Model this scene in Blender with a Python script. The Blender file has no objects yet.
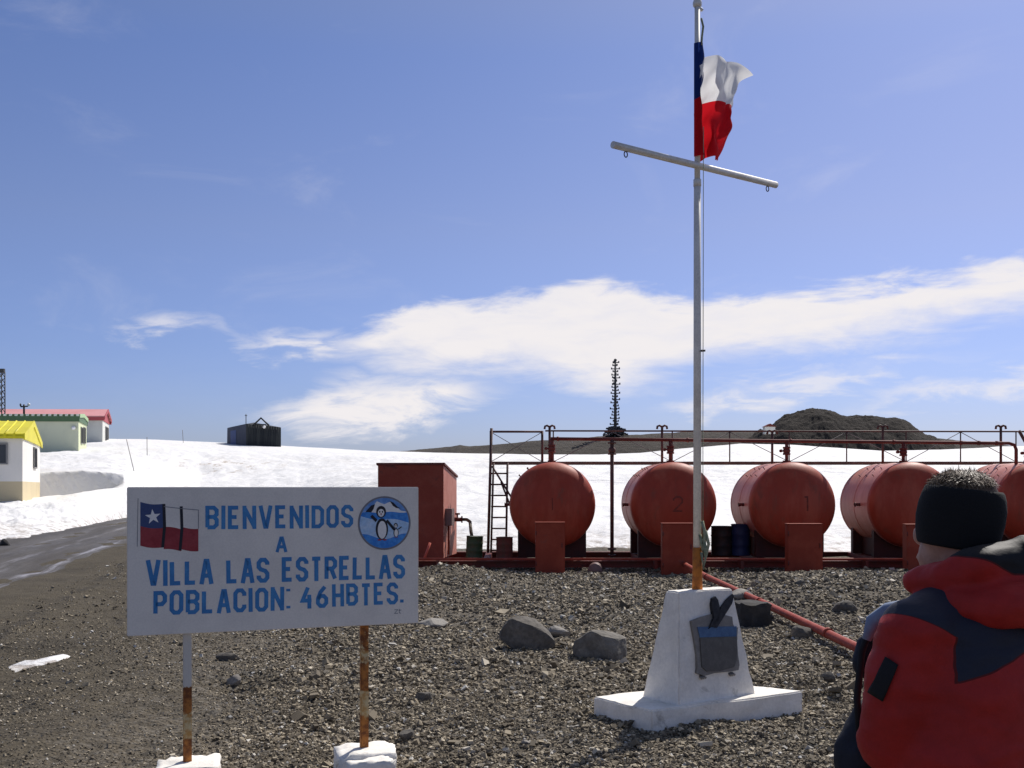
import bpy, bmesh, math, random
import numpy as np
from mathutils import Vector, Matrix

R = math.radians
rng = np.random.default_rng(7)
random.seed(7)
scn = bpy.context.scene
COL = scn.collection

# ------------------------------------------------------------------ camera
EYE = 1.70
F = 1050.0           # focal length in pixels at 1024 wide
HOR = 487.0          # image row of the eye level
cam_d = bpy.data.cameras.new('camera')
cam_d.sensor_width = 36.0
cam_d.lens = 36.0 * F / 1024.0
cam_d.shift_y = (HOR - 384.0) / 1024.0
cam_d.clip_start = 0.05
cam_d.clip_end = 9000
cam = bpy.data.objects.new('camera', cam_d)
cam.location = (0, 0, EYE)
cam.rotation_euler = (R(90), 0, 0)
COL.objects.link(cam)
scn.camera = cam

# ------------------------------------------------------------------ light
SUN_AZ, SUN_EL = 34.0, 48.0      # to the right of straight ahead, above horizon
EXPOSURE = 0.0
SKY_STRENGTH = 0.10
sun_vec = Vector((math.sin(R(SUN_AZ)) * math.cos(R(SUN_EL)), math.cos(R(SUN_AZ)) * math.cos(R(SUN_EL)), math.sin(R(SUN_EL))))
sd = bpy.data.lights.new('sun', 'SUN')
sd.energy = 4.9
sd.angle = R(0.5)
sd.color = (1.0, 0.955, 0.89)
sun = bpy.data.objects.new('sun', sd)
sun.rotation_euler = sun_vec.to_track_quat('Z', 'Y').to_euler()
sun.location = (20, 30, 40)
COL.objects.link(sun)

scn.view_settings.view_transform = 'Standard'
scn.view_settings.look = 'None'
scn.view_settings.exposure = EXPOSURE
scn.view_settings.gamma = 1.0
scn.view_settings.use_curve_mapping = False
scn.render.engine = 'CYCLES'
scn.cycles.use_denoising = True
scn.cycles.max_bounces = 6
scn.cycles.diffuse_bounces = 3
scn.cycles.glossy_bounces = 2
scn.cycles.sample_clamp_indirect = 4.0


class NT:
    """tiny helper for node trees"""
    def __init__(s, tree):
        s.t = tree
        s.n = tree.nodes
        s.l = tree.links

    def new(s, typ, **kw):
        n = s.n.new(typ)
        for k, v in kw.items():
            setattr(n, k, v)
        return n

    def put(s, sock, v):
        if hasattr(v, 'links') or isinstance(v, bpy.types.NodeSocket):
            s.l.new(v, sock)
        else:
            sock.default_value = v

    def m(s, op, a, b=0.0, c=0.0, clamp=False):
        n = s.n.new('ShaderNodeMath')
        n.operation = op
        n.use_clamp = clamp
        s.put(n.inputs[0], a)
        s.put(n.inputs[1], b)
        s.put(n.inputs[2], c)
        return n.outputs[0]

    def sstep(s, v, lo, hi, out0=0.0, out1=1.0):
        n = s.n.new('ShaderNodeMapRange')
        n.interpolation_type = 'SMOOTHSTEP'
        s.put(n.inputs['Value'], v)
        n.inputs['From Min'].default_value = lo
        n.inputs['From Max'].default_value = hi
        n.inputs['To Min'].default_value = out0
        n.inputs['To Max'].default_value = out1
        return n.outputs[0]

    def mix(s, fac, a, b, blend='MIX'):
        n = s.n.new('ShaderNodeMix')
        n.data_type = 'RGBA'
        n.blend_type = blend
        s.put(n.inputs['Factor'], fac)
        ins = [i for i in n.inputs if i.type == 'RGBA']
        for sk, v in zip(ins, (a, b)):
            s.put(sk, v if isinstance(v, bpy.types.NodeSocket) else rgba(v))
        return [o for o in n.outputs if o.type == 'RGBA'][0]

    def noise(s, vec, scale, detail=4.0, rough=0.55, dist=0.0, dim='3D'):
        n = s.n.new('ShaderNodeTexNoise')
        n.noise_dimensions = dim
        if vec is not None:
            s.l.new(vec, n.inputs['Vector'])
        n.inputs['Scale'].default_value = scale
        n.inputs['Detail'].default_value = detail
        n.inputs['Roughness'].default_value = rough
        n.inputs['Distortion'].default_value = dist
        return n.outputs[0]

    def mapping(s, vec, scale=(1, 1, 1), loc=(0, 0, 0), rot=(0, 0, 0)):
        n = s.n.new('ShaderNodeMapping')
        s.l.new(vec, n.inputs['Vector'])
        n.inputs['Scale'].default_value = scale
        n.inputs['Location'].default_value = loc
        n.inputs['Rotation'].default_value = rot
        return n.outputs[0]

    def curve(s, val, pts):
        n = s.n.new('ShaderNodeFloatCurve')
        c = n.mapping.curves[0]
        c.points[0].location = pts[0]
        c.points[-1].location = pts[-1]
        for p in pts[1:-1]:
            c.points.new(*p)
        n.mapping.update()
        s.put(n.inputs['Value'], val)
        return n.outputs[0]


def rgba(c):
    return (c[0], c[1], c[2], 1.0) if len(c) == 3 else tuple(c)


# ------------------------------------------------------------------ world: sky with thin bands of cloud
w = bpy.data.worlds.new('World')
scn.world = w
w.use_nodes = True
for n in list(w.node_tree.nodes):
    w.node_tree.nodes.remove(n)
N = NT(w.node_tree)
sky = N.new('ShaderNodeTexSky')
sky.sky_type = 'NISHITA'
sky.sun_disc = False
sky.sun_elevation = R(SUN_EL)
sky.sun_rotation = R(SUN_AZ)
sky.air_density = 1.0
sky.dust_density = 1.05
sky.ozone_density = 3.0
hs = N.new('ShaderNodeHueSaturation')
hs.inputs['Hue'].default_value = 0.5
hs.inputs['Saturation'].default_value = 1.0
hs.inputs['Value'].default_value = 1.0
N.l.new(sky.outputs[0], hs.inputs['Color'])
tc = N.new('ShaderNodeTexCoord')
dirv = tc.outputs['Generated']
sep = N.new('ShaderNodeSeparateXYZ')
N.l.new(dirv, sep.inputs[0])
az = N.m('ARCTAN2', sep.outputs[0], sep.outputs[1])            # 0 straight ahead, + to the right
hlen = N.m('SQRT', N.m('ADD', N.m('MULTIPLY', sep.outputs[0], sep.outputs[0]), N.m('MULTIPLY', sep.outputs[1], sep.outputs[1])))
el = N.m('ARCTAN2', sep.outputs[2], hlen)
AZ0, AZ1 = -1.2, 1.2


def an(px):          # bearing of a photo column, normalised to the curve range
    return (math.atan((px - 512) / F) - AZ0) / (AZ1 - AZ0)


def en(px, py):      # elevation of a photo point
    u = (px - 512) / F
    return math.atan(((HOR - py) / F) / math.sqrt(1 + u * u))


# elevation grading: bluer low down, unseen zenith warmed and brightened for added fill light
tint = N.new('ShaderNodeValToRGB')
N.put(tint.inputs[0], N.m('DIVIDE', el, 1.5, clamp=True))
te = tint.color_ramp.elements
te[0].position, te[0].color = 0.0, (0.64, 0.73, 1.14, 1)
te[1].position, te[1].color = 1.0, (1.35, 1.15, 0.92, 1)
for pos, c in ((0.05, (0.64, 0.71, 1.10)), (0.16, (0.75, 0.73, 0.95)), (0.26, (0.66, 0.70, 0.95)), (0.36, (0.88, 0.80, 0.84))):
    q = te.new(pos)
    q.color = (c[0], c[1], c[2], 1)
sky_graded = N.mix(1.0, hs.outputs[0], tint.outputs[0], 'MULTIPLY')
azn = N.m('DIVIDE', N.m('SUBTRACT', az, AZ0), AZ1 - AZ0)
cv = N.new('ShaderNodeCombineXYZ')
N.put(cv.inputs[0], az)
N.put(cv.inputs[1], el)
cvec = cv.outputs[0]
streak = N.mapping(cvec, scale=(3.2, 11.0, 1), rot=(0, 0, R(-7)))
n_big = N.noise(streak, 3.2, 7, 0.62, 0.6)
n_fine = N.noise(N.mapping(cvec, scale=(7, 26, 1), rot=(0, 0, R(-9))), 2.4, 6, 0.58, 0.4)
warp = N.m('MULTIPLY', N.m('SUBTRACT', n_big, 0.5), 0.055)
warp2 = N.m('MULTIPLY', N.m('SUBTRACT', n_fine, 0.5), 0.030)
elw = N.m('ADD', N.m('ADD', el, warp), warp2)


def band(pts, soft_top, soft_bot):
    """cloud between two lines given as (column, top row, bottom row)"""
    xs = [an(p[0]) for p in pts]
    top = [(0.0, en(pts[0][0], pts[0][1]))] + [(x, en(p[0], p[1])) for x, p in zip(xs, pts)] + [(1.0, en(pts[-1][0], pts[-1][1]))]
    bot = [(0.0, en(pts[0][0], pts[0][2]))] + [(x, en(p[0], p[2])) for x, p in zip(xs, pts)] + [(1.0, en(pts[-1][0], pts[-1][2]))]
    ct = N.curve(azn, top)
    cb = N.curve(azn, bot)
    a = N.sstep(N.m('SUBTRACT', ct, elw), -soft_top * 0.5, soft_top)
    b = N.sstep(N.m('SUBTRACT', elw, cb), -soft_bot * 0.5, soft_bot)
    return N.m('MULTIPLY', a, b)


main = band([(300, 350, 350), (345, 334, 358), (400, 312, 372), (500, 296, 376), (600, 284, 392), (660, 293, 380), (720, 296, 364),
             (800, 289, 352), (900, 278, 338), (1024, 256, 312), (1200, 225, 280)], 0.014, 0.030)
low = band([(230, 420, 420), (280, 400, 432), (340, 378, 446), (400, 372, 440), (450, 374, 415), (490, 382, 396), (540, 388, 388)], 0.022, 0.022)
left = band([(90, 330, 330), (120, 318, 334), (170, 312, 332), (215, 318, 328), (240, 340, 352), (290, 332, 358), (340, 332, 354), (370, 345, 345)], 0.016, 0.016)
right1 = band([(640, 410, 410), (690, 395, 417), (760, 382, 410), (820, 370, 396), (880, 358, 380), (930, 356, 362), (990, 352, 352)], 0.018, 0.018)
right2 = band([(820, 408, 408), (880, 394, 408), (950, 380, 402), (1024, 370, 396), (1150, 350, 380)], 0.016, 0.018)
wisp = N.m('MULTIPLY', N.sstep(N.noise(N.mapping(cvec, scale=(2.0, 4.5, 1), rot=(0, 0, R(38))), 2.3, 8, 0.62, 0.8), 0.54, 0.80), 0.13)
lowhaze = N.m('MULTIPLY', N.sstep(N.m('ADD', el, N.m('MULTIPLY', warp, 1.5)), 0.14, 0.03), 0.06)
body = N.sstep(n_fine, 0.25, 0.60, 0.88, 1.0)
c1 = N.m('MULTIPLY', main, body)
c2 = N.m('MULTIPLY', N.m('MULTIPLY', low, N.sstep(n_big, 0.36, 0.56, 0.35, 1.0)), 1.0)
c3 = N.m('MULTIPLY', N.m('MULTIPLY', left, N.sstep(n_fine, 0.34, 0.60)), 0.95)
c4 = N.m('MULTIPLY', N.m('MULTIPLY', right1, N.sstep(n_fine, 0.36, 0.58, 0.2, 1.0)), 0.9)
c5 = N.m('MULTIPLY', N.m('MULTIPLY', right2, N.sstep(n_fine, 0.34, 0.56, 0.3, 1.0)), 0.95)
cl = N.m('MAXIMUM', N.m('MAXIMUM', N.m('MAXIMUM', c1, c2), N.m('MAXIMUM', c3, c4)), N.m('MAXIMUM', c5, N.m('MAXIMUM', wisp, lowhaze)))
front = N.sstep(sep.outputs[1], 0.0, 0.2)
cl = N.m('MULTIPLY', cl, N.m('MAXIMUM', front, 0.25), clamp=True)
skycol = N.mix(cl, sky_graded, (8.9, 8.55, 8.65))
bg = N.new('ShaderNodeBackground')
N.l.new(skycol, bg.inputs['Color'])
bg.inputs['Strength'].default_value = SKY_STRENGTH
wo = N.new('ShaderNodeOutputWorld')
N.l.new(bg.outputs[0], wo.inputs['Surface'])


# ------------------------------------------------------------------ materials
def mat(name, base, rough=0.7, var=None, vscale=3.0, vlo=0.4, vhi=0.65, bump=0.0, bscale=40.0, metallic=0.0, fine=0.10,
        stain=None, sscale=1.2, slo=0.58, shi=0.72, spec=0.3, stretch=(1, 1, 1)):
    m = bpy.data.materials.new(name)
    m.use_nodes = True
    T = NT(m.node_tree)
    p = m.node_tree.nodes['Principled BSDF']
    tcn = T.new('ShaderNodeTexCoord')
    co = tcn.outputs['Object']
    if stretch != (1, 1, 1):
        co = T.mapping(co, scale=stretch)
    col = base
    if var is not None:
        col = T.mix(T.sstep(T.noise(co, vscale, 6, 0.6), vlo, vhi), base, var)
    if stain is not None:
        col = T.mix(T.sstep(T.noise(co, sscale, 8, 0.68, 0.5), slo, shi), col, stain)
    if fine > 0:
        f = T.sstep(T.noise(co, bscale * 1.7, 3, 0.6), 0.3, 0.7, 1 - fine, 1 + fine * 0.6)
        cc = T.new('ShaderNodeCombineXYZ')
        for i in range(3):
            T.put(cc.inputs[i], f)
        col = T.mix(1.0, col, cc.outputs[0], 'MULTIPLY')
    T.put(p.inputs['Base Color'], col if isinstance(col, bpy.types.NodeSocket) else rgba(col))
    p.inputs['Roughness'].default_value = rough
    p.inputs['Metallic'].default_value = metallic
    p.inputs['Specular IOR Level'].default_value = spec
    if bump > 0:
        b = T.new('ShaderNodeBump')
        b.inputs['Strength'].default_value = 1.0
        b.inputs['Distance'].default_value = bump
        T.l.new(T.noise(co, bscale, 5, 0.6), b.inputs['Height'])
        T.l.new(b.outputs[0], p.inputs['Normal'])
    return m


M = {}
M['sign_white'] = mat('sign_white', (0.84, 0.79, 0.71), 0.55, (0.76, 0.715, 0.645), 3.0, bump=0.0006, bscale=60, fine=0.05,
                      stain=(0.40, 0.38, 0.36), sscale=5.0, slo=0.70, shi=0.80)
M['sign_blue'] = mat('sign_blue', (0.05, 0.22, 0.50), 0.5, (0.065, 0.27, 0.57), 9, fine=0.10, bscale=60)
M['sign_navy'] = mat('sign_navy', (0.05, 0.08, 0.20), 0.5, fine=0.08)
M['sign_red'] = mat('sign_red', (0.30, 0.03, 0.04), 0.5, (0.36, 0.05, 0.06), 12)
M['sign_black'] = mat('sign_black', (0.02, 0.02, 0.03), 0.5)
M['sign_pale'] = mat('sign_pale', (0.86, 0.84, 0.80), 0.5, fine=0.04)
M['emblem_ring'] = mat('emblem_ring', (0.22, 0.22, 0.24), 0.5)
M['emblem_sky'] = mat('emblem_sky', (0.12, 0.28, 0.62), 0.5, (0.2, 0.38, 0.7), 25)
M['emblem_water'] = mat('emblem_water', (0.04, 0.22, 0.66), 0.5, (0.08, 0.32, 0.75), 30)
M['emblem_ice'] = mat('emblem_ice', (0.42, 0.62, 0.85), 0.5, (0.55, 0.7, 0.88), 25)
M['post_white'] = mat('post_white', (0.62, 0.60, 0.56), 0.6, (0.5, 0.47, 0.42), 14, stain=(0.33, 0.12, 0.03), sscale=16, slo=0.6, shi=0.7)
M['post_rust'] = mat('post_rust', (0.30, 0.095, 0.022), 0.8, (0.44, 0.22, 0.07), 12, 0.5, 0.66, stain=(0.13, 0.045, 0.015), sscale=11, slo=0.52, shi=0.62, bump=0.001, bscale=120)
M['post_cream'] = mat('post_cream', (0.56, 0.44, 0.24), 0.7, (0.42, 0.22, 0.07), 14, 0.42, 0.58, stain=(0.22, 0.08, 0.02), sscale=20, slo=0.6, shi=0.68, bump=0.0008, bscale=120)
M['whitewash'] = mat('whitewash', (0.86, 0.82, 0.75), 0.85, (0.76, 0.725, 0.665), 5, bump=0.004, bscale=28, fine=0.06,
                     stain=(0.46, 0.43, 0.38), sscale=5.5, slo=0.58, shi=0.72)
M['pole_paint'] = mat('pole_paint', (0.82, 0.78, 0.71), 0.38, (0.72, 0.68, 0.62), 6, stain=(0.35, 0.22, 0.12), sscale=4, slo=0.66, shi=0.74, spec=0.5)
M['pole_rust'] = mat('pole_rust', (0.55, 0.18, 0.03), 0.8, (0.30, 0.10, 0.03), 18, bump=0.001, bscale=140)
M['bar_metal'] = mat('bar_metal', (0.78, 0.75, 0.69), 0.35, (0.66, 0.62, 0.56), 8, metallic=0.15, spec=0.5)
M['dark_steel'] = mat('dark_steel', (0.06, 0.055, 0.055), 0.55, (0.09, 0.06, 0.05), 12)
M['rope'] = mat('rope', (0.32, 0.33, 0.22), 0.9, (0.18, 0.22, 0.14), 30)
M['plaque'] = mat('plaque', (0.17, 0.155, 0.14), 0.45, (0.22, 0.205, 0.185), 14, bump=0.001, bscale=70, spec=0.5)
M['plaque_field'] = mat('plaque_field', (0.075, 0.068, 0.06), 0.5, (0.10, 0.092, 0.082), 20, bump=0.001, bscale=80, spec=0.5)
M['plaque_blue'] = mat('plaque_blue', (0.055, 0.115, 0.23), 0.5, (0.075, 0.15, 0.28), 18)
M['black_iron'] = mat('black_iron', (0.015, 0.015, 0.02), 0.6, (0.03, 0.03, 0.035), 20)
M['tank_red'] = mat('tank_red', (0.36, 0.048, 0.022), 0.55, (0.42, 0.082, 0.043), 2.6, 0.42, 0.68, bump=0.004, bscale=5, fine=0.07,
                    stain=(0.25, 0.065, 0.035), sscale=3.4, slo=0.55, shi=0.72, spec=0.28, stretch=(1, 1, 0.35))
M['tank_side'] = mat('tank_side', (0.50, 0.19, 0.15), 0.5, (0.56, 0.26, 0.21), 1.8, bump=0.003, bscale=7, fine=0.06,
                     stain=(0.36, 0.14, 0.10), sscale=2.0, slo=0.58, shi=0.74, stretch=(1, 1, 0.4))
M['frame_red'] = mat('frame_red', (0.17, 0.032, 0.024), 0.6, (0.12, 0.035, 0.027), 5, bump=0.001, bscale=50, stain=(0.12, 0.05, 0.035), sscale=4)
M['saddle'] = mat('saddle', (0.065, 0.018, 0.014), 0.7, (0.045, 0.018, 0.015), 4)
M['pipe_red'] = mat('pipe_red', (0.30, 0.045, 0.026), 0.6, (0.34, 0.075, 0.05), 5, stain=(0.20, 0.08, 0.05), sscale=6, spec=0.2)
M['pipe_dull'] = mat('pipe_dull', (0.17, 0.036, 0.028), 0.65, (0.21, 0.06, 0.045), 3, stain=(0.12, 0.06, 0.045), sscale=5, spec=0.2)
M['cabinet_red'] = mat('cabinet_red', (0.26, 0.033, 0.013), 0.6, (0.31, 0.048, 0.022), 3, bump=0.001, bscale=30, stain=(0.2, 0.055, 0.04), sscale=3)
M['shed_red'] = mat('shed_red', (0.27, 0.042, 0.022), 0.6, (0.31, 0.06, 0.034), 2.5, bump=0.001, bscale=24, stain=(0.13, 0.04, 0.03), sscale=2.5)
M['shed_side_lit'] = mat('shed_side_lit', (0.60, 0.24, 0.18), 0.6, (0.54, 0.19, 0.14), 3, stain=(0.44, 0.15, 0.11), sscale=3)  # paler red puts grazing sun on the right wall into its colour
M['shed_roof'] = mat('shed_roof', (0.13, 0.03, 0.025), 0.6, (0.2, 0.05, 0.04), 5)
M['rail_steel'] = mat('rail_steel', (0.09, 0.045, 0.04), 0.6, (0.16, 0.07, 0.05), 6)
M['catwalk'] = mat('catwalk', (0.16, 0.10, 0.075), 0.7, (0.22, 0.12, 0.08), 4)
M['mark_dark'] = mat('mark_dark', (0.15, 0.03, 0.018), 0.6, (0.24, 0.042, 0.022), 16)
M['drum_green'] = mat('drum_green', (0.05, 0.075, 0.03), 0.55, (0.09, 0.07, 0.035), 6)
M['drum_rust'] = mat('drum_rust', (0.17, 0.045, 0.03), 0.75, (0.12, 0.05, 0.03), 7)
M['drum_blue'] = mat('drum_blue', (0.02, 0.03, 0.09), 0.5, (0.03, 0.045, 0.12), 5)
M['drum_dark'] = mat('drum_dark', (0.03, 0.025, 0.024), 0.6, (0.05, 0.03, 0.025), 6)
M['drum_lid'] = mat('drum_lid', (0.45, 0.48, 0.42), 0.5, (0.3, 0.3, 0.25), 6)
M['grey_box'] = mat('grey_box', (0.20, 0.12, 0.11), 0.5)
M['hose'] = mat('hose', (0.10, 0.075, 0.05), 0.7)
M['rock'] = mat('rock', (0.10, 0.090, 0.078), 0.9, (0.16, 0.145, 0.125), 4, bump=0.012, bscale=16, fine=0.2, stain=(0.07, 0.066, 0.062), sscale=6)
M['rock_mid'] = mat('rock_mid', (0.20, 0.185, 0.16), 0.9, (0.11, 0.10, 0.088), 3, bump=0.012, bscale=16, fine=0.2, stain=(0.28, 0.26, 0.23), sscale=5)
M['rock_pale'] = mat('rock_pale', (0.30, 0.28, 0.25), 0.9, (0.22, 0.2, 0.18), 6, bump=0.006, bscale=30, fine=0.15)
M['block_dark'] = mat('block_dark', (0.035, 0.034, 0.034), 0.9, (0.06, 0.055, 0.05), 7, bump=0.004, bscale=40)
M['house_white'] = mat('house_white', (0.82, 0.79, 0.73), 0.7, (0.76, 0.735, 0.68), 0.6, fine=0.03)
M['house_cream'] = mat('house_cream', (0.62, 0.52, 0.33), 0.7, (0.56, 0.47, 0.3), 0.6, fine=0.03)
M['house_green_wall'] = mat('house_green_wall', (0.70, 0.73, 0.54), 0.7, (0.64, 0.67, 0.50), 0.5, fine=0.03)
M['house_green_end'] = mat('house_green_end', (0.66, 0.70, 0.46), 0.7, fine=0.03)
M['house_pale'] = mat('house_pale', (0.66, 0.67, 0.62), 0.7, (0.6, 0.6, 0.56), 0.5, fine=0.03)
M['roof_yellow'] = mat('roof_yellow', (0.74, 0.66, 0.02), 0.45, (0.66, 0.58, 0.02), 0.7, fine=0.03)
M['roof_green'] = mat('roof_green', (0.085, 0.15, 0.075), 0.5, (0.10, 0.18, 0.09), 0.6)
M['roof_red'] = mat('roof_red', (0.76, 0.36, 0.35), 0.5, (0.70, 0.31, 0.30), 0.5)
M['roof_red_edge'] = mat('roof_red_edge', (0.42, 0.08, 0.09), 0.5)
M['trim_green'] = mat('trim_green', (0.38, 0.52, 0.30), 0.6)
M['trim_pale'] = mat('trim_pale', (0.72, 0.76, 0.66), 0.6)
M['window_dark'] = mat('window_dark', (0.03, 0.035, 0.045), 0.12, fine=0, spec=0.6)
M['window_frame'] = mat('window_frame', (0.22, 0.22, 0.22), 0.5)
M['hut_dark'] = mat('hut_dark', (0.022, 0.026, 0.03), 0.6, (0.045, 0.05, 0.05), 1.0, stretch=(2, 2, 0.3))
M['hut_blue'] = mat('hut_blue', (0.03, 0.042, 0.075), 0.55, (0.05, 0.06, 0.09), 1.0)
M['white_plastic'] = mat('white_plastic', (0.85, 0.85, 0.85), 0.3, fine=0)
M['tower_steel'] = mat('tower_steel', (0.06, 0.062, 0.066), 0.6)
M['wire'] = mat('wire', (0.22, 0.20, 0.19), 0.7)
M['stick_red'] = mat('stick_red', (0.60, 0.12, 0.08), 0.6)
M['skin'] = mat('skin', (0.50, 0.28, 0.20), 0.55, (0.44, 0.22, 0.15), 18)
M['hair_grey'] = mat('hair_grey', (0.10, 0.066, 0.040), 0.5, (0.24, 0.175, 0.115), 30, 0.40, 0.6, spec=0.3, fine=0.2)
M['scalp'] = mat('scalp', (0.13, 0.085, 0.055), 0.7)
M['headband'] = mat('headband', (0.011, 0.011, 0.012), 0.92, bump=0.0012, bscale=260, fine=0.15)
M['jacket_red'] = mat('jacket_red', (0.40, 0.028, 0.030), 0.62, (0.35, 0.024, 0.026), 9, bump=0.0016, bscale=34, fine=0.05)
M['jacket_navy'] = mat('jacket_navy', (0.022, 0.026, 0.046), 0.68, (0.028, 0.033, 0.055), 9, bump=0.0014, bscale=40, fine=0.06)
M['jacket_black'] = mat('jacket_black', (0.012, 0.012, 0.014), 0.75, bump=0.001, bscale=90)
M['trousers'] = mat('trousers', (0.02, 0.022, 0.03), 0.8, bump=0.001, bscale=60)
M['bag_black'] = mat('bag_black', (0.013, 0.014, 0.02), 0.7, (0.02, 0.022, 0.035), 8, bump=0.0012, bscale=90)
M['strap_blue'] = mat('strap_blue', (0.24, 0.30, 0.42), 0.7, (0.18, 0.23, 0.34), 16)


def post_material(name, zones):
    """old paint over rust: zones are (height, amount of rust, amount of white), read up the post"""
    m = mat(name, (0.5, 0.4, 0.22), 0.75, bump=0.0012, bscale=110, fine=0.12)
    T = NT(m.node_tree)
    p = m.node_tree.nodes['Principled BSDF']
    g = T.new('ShaderNodeTexCoord').outputs['Object']
    sp_ = T.new('ShaderNodeSeparateXYZ')
    T.l.new(g, sp_.inputs[0])
    big = T.noise(g, 13, 6, 0.65)
    z = T.m('ADD', sp_.outputs[2], T.m('MULTIPLY', T.m('SUBTRACT', big, 0.5), 0.16))
    z = T.m('DIVIDE', z, 2.0, clamp=True)
    rust = T.curve(z, [(zz / 2, r_) for zz, r_, w_ in zones])
    white = T.curve(z, [(zz / 2, w_) for zz, r_, w_ in zones])
    cream = T.mix(T.sstep(T.noise(g, 26, 5, 0.6), 0.4, 0.62), (0.62, 0.50, 0.28), (0.48, 0.27, 0.09))
    paint = T.mix(white, cream, (0.66, 0.62, 0.55))
    rcol = T.mix(T.sstep(T.noise(g, 19, 6, 0.65), 0.38, 0.62), (0.17, 0.056, 0.018), (0.46, 0.175, 0.040))
    fl_ = T.sstep(T.m('ADD', rust, T.m('MULTIPLY', T.m('SUBTRACT', T.noise(g, 34, 5, 0.7), 0.5), 1.1)), 0.38, 0.56)
    T.put(p.inputs['Base Color'], T.mix(fl_, paint, rcol))
    return m


def panel_material(name, a, b_):
    m = mat(name, a, 0.64, tuple(q * 0.85 for q in a), 9, bump=0.0022, bscale=30, fine=0.05)
    T = NT(m.node_tree)
    p = m.node_tree.nodes['Principled BSDF']
    src = p.inputs['Base Color'].links[0].from_socket
    at = T.new('ShaderNodeAttribute')
    at.attribute_name = 'panel'
    f = T.sstep(at.outputs['Fac'], -0.0008, 0.0008)
    col = T.mix(f, src, b_)
    seam = T.sstep(T.m('ABSOLUTE', at.outputs['Fac']), 0.0012, 0.0022)      # stitched join
    T.put(p.inputs['Base Color'], T.mix(seam, tuple(q * 0.25 for q in a), col))
    return m


M['jacket'] = panel_material('jacket', (0.42, 0.022, 0.018), (0.020, 0.023, 0.040))
M['hood'] = panel_material('hood', (0.42, 0.022, 0.018), (0.010, 0.010, 0.012))


def snow_material():
    m = bpy.data.materials.new('snow')
    m.use_nodes = True
    T = NT(m.node_tree)
    p = m.node_tree.nodes['Principled BSDF']
    g = T.new('ShaderNodeNewGeometry').outputs['Position']
    col = T.mix(T.sstep(T.noise(g, 0.22, 8, 0.65), 0.50, 0.78), (0.77, 0.765, 0.76), (0.69, 0.665, 0.63))
    # dirt melted out along an old track on the slope
    s = T.new('ShaderNodeSeparateXYZ')
    T.l.new(g, s.inputs[0])
    dx = T.m('DIVIDE', T.m('ADD', s.outputs[0], 24.0), 7.0)
    dy = T.m('DIVIDE', T.m('SUBTRACT', s.outputs[1], 88.0), 9.0)
    d = T.m('SQRT', T.m('ADD', T.m('MULTIPLY', dx, dx), T.m('MULTIPLY', dy, dy)))
    near = T.sstep(d, 1.0, 0.2)
    spots = T.sstep(T.noise(T.mapping(g, scale=(1, 0.35, 1)), 1.1, 7, 0.7), 0.52, 0.66)
    col = T.mix(T.m('MULTIPLY', T.m('MULTIPLY', near, spots), 0.9), col, (0.36, 0.29, 0.22))
    # grit along the ploughed edge
    edge = T.sstep(s.outputs[2], 0.55, 0.03)
    gr = T.sstep(T.noise(g, 2.6, 8, 0.72), 0.45, 0.60)
    col = T.mix(T.m('MULTIPLY', T.m('MULTIPLY', edge, gr), 0.75), col, (0.30, 0.25, 0.21))
    T.put(p.inputs['Base Color'], col)
    p.inputs['Roughness'].default_value = 0.75
    p.inputs['Specular IOR Level'].default_value = 0.2
    b = T.new('ShaderNodeBump')
    b.inputs['Distance'].default_value = 0.12
    T.l.new(T.noise(g, 1.6, 8, 0.65), b.inputs['Height'])
    T.l.new(b.outputs[0], p.inputs['Normal'])
    return m


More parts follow.
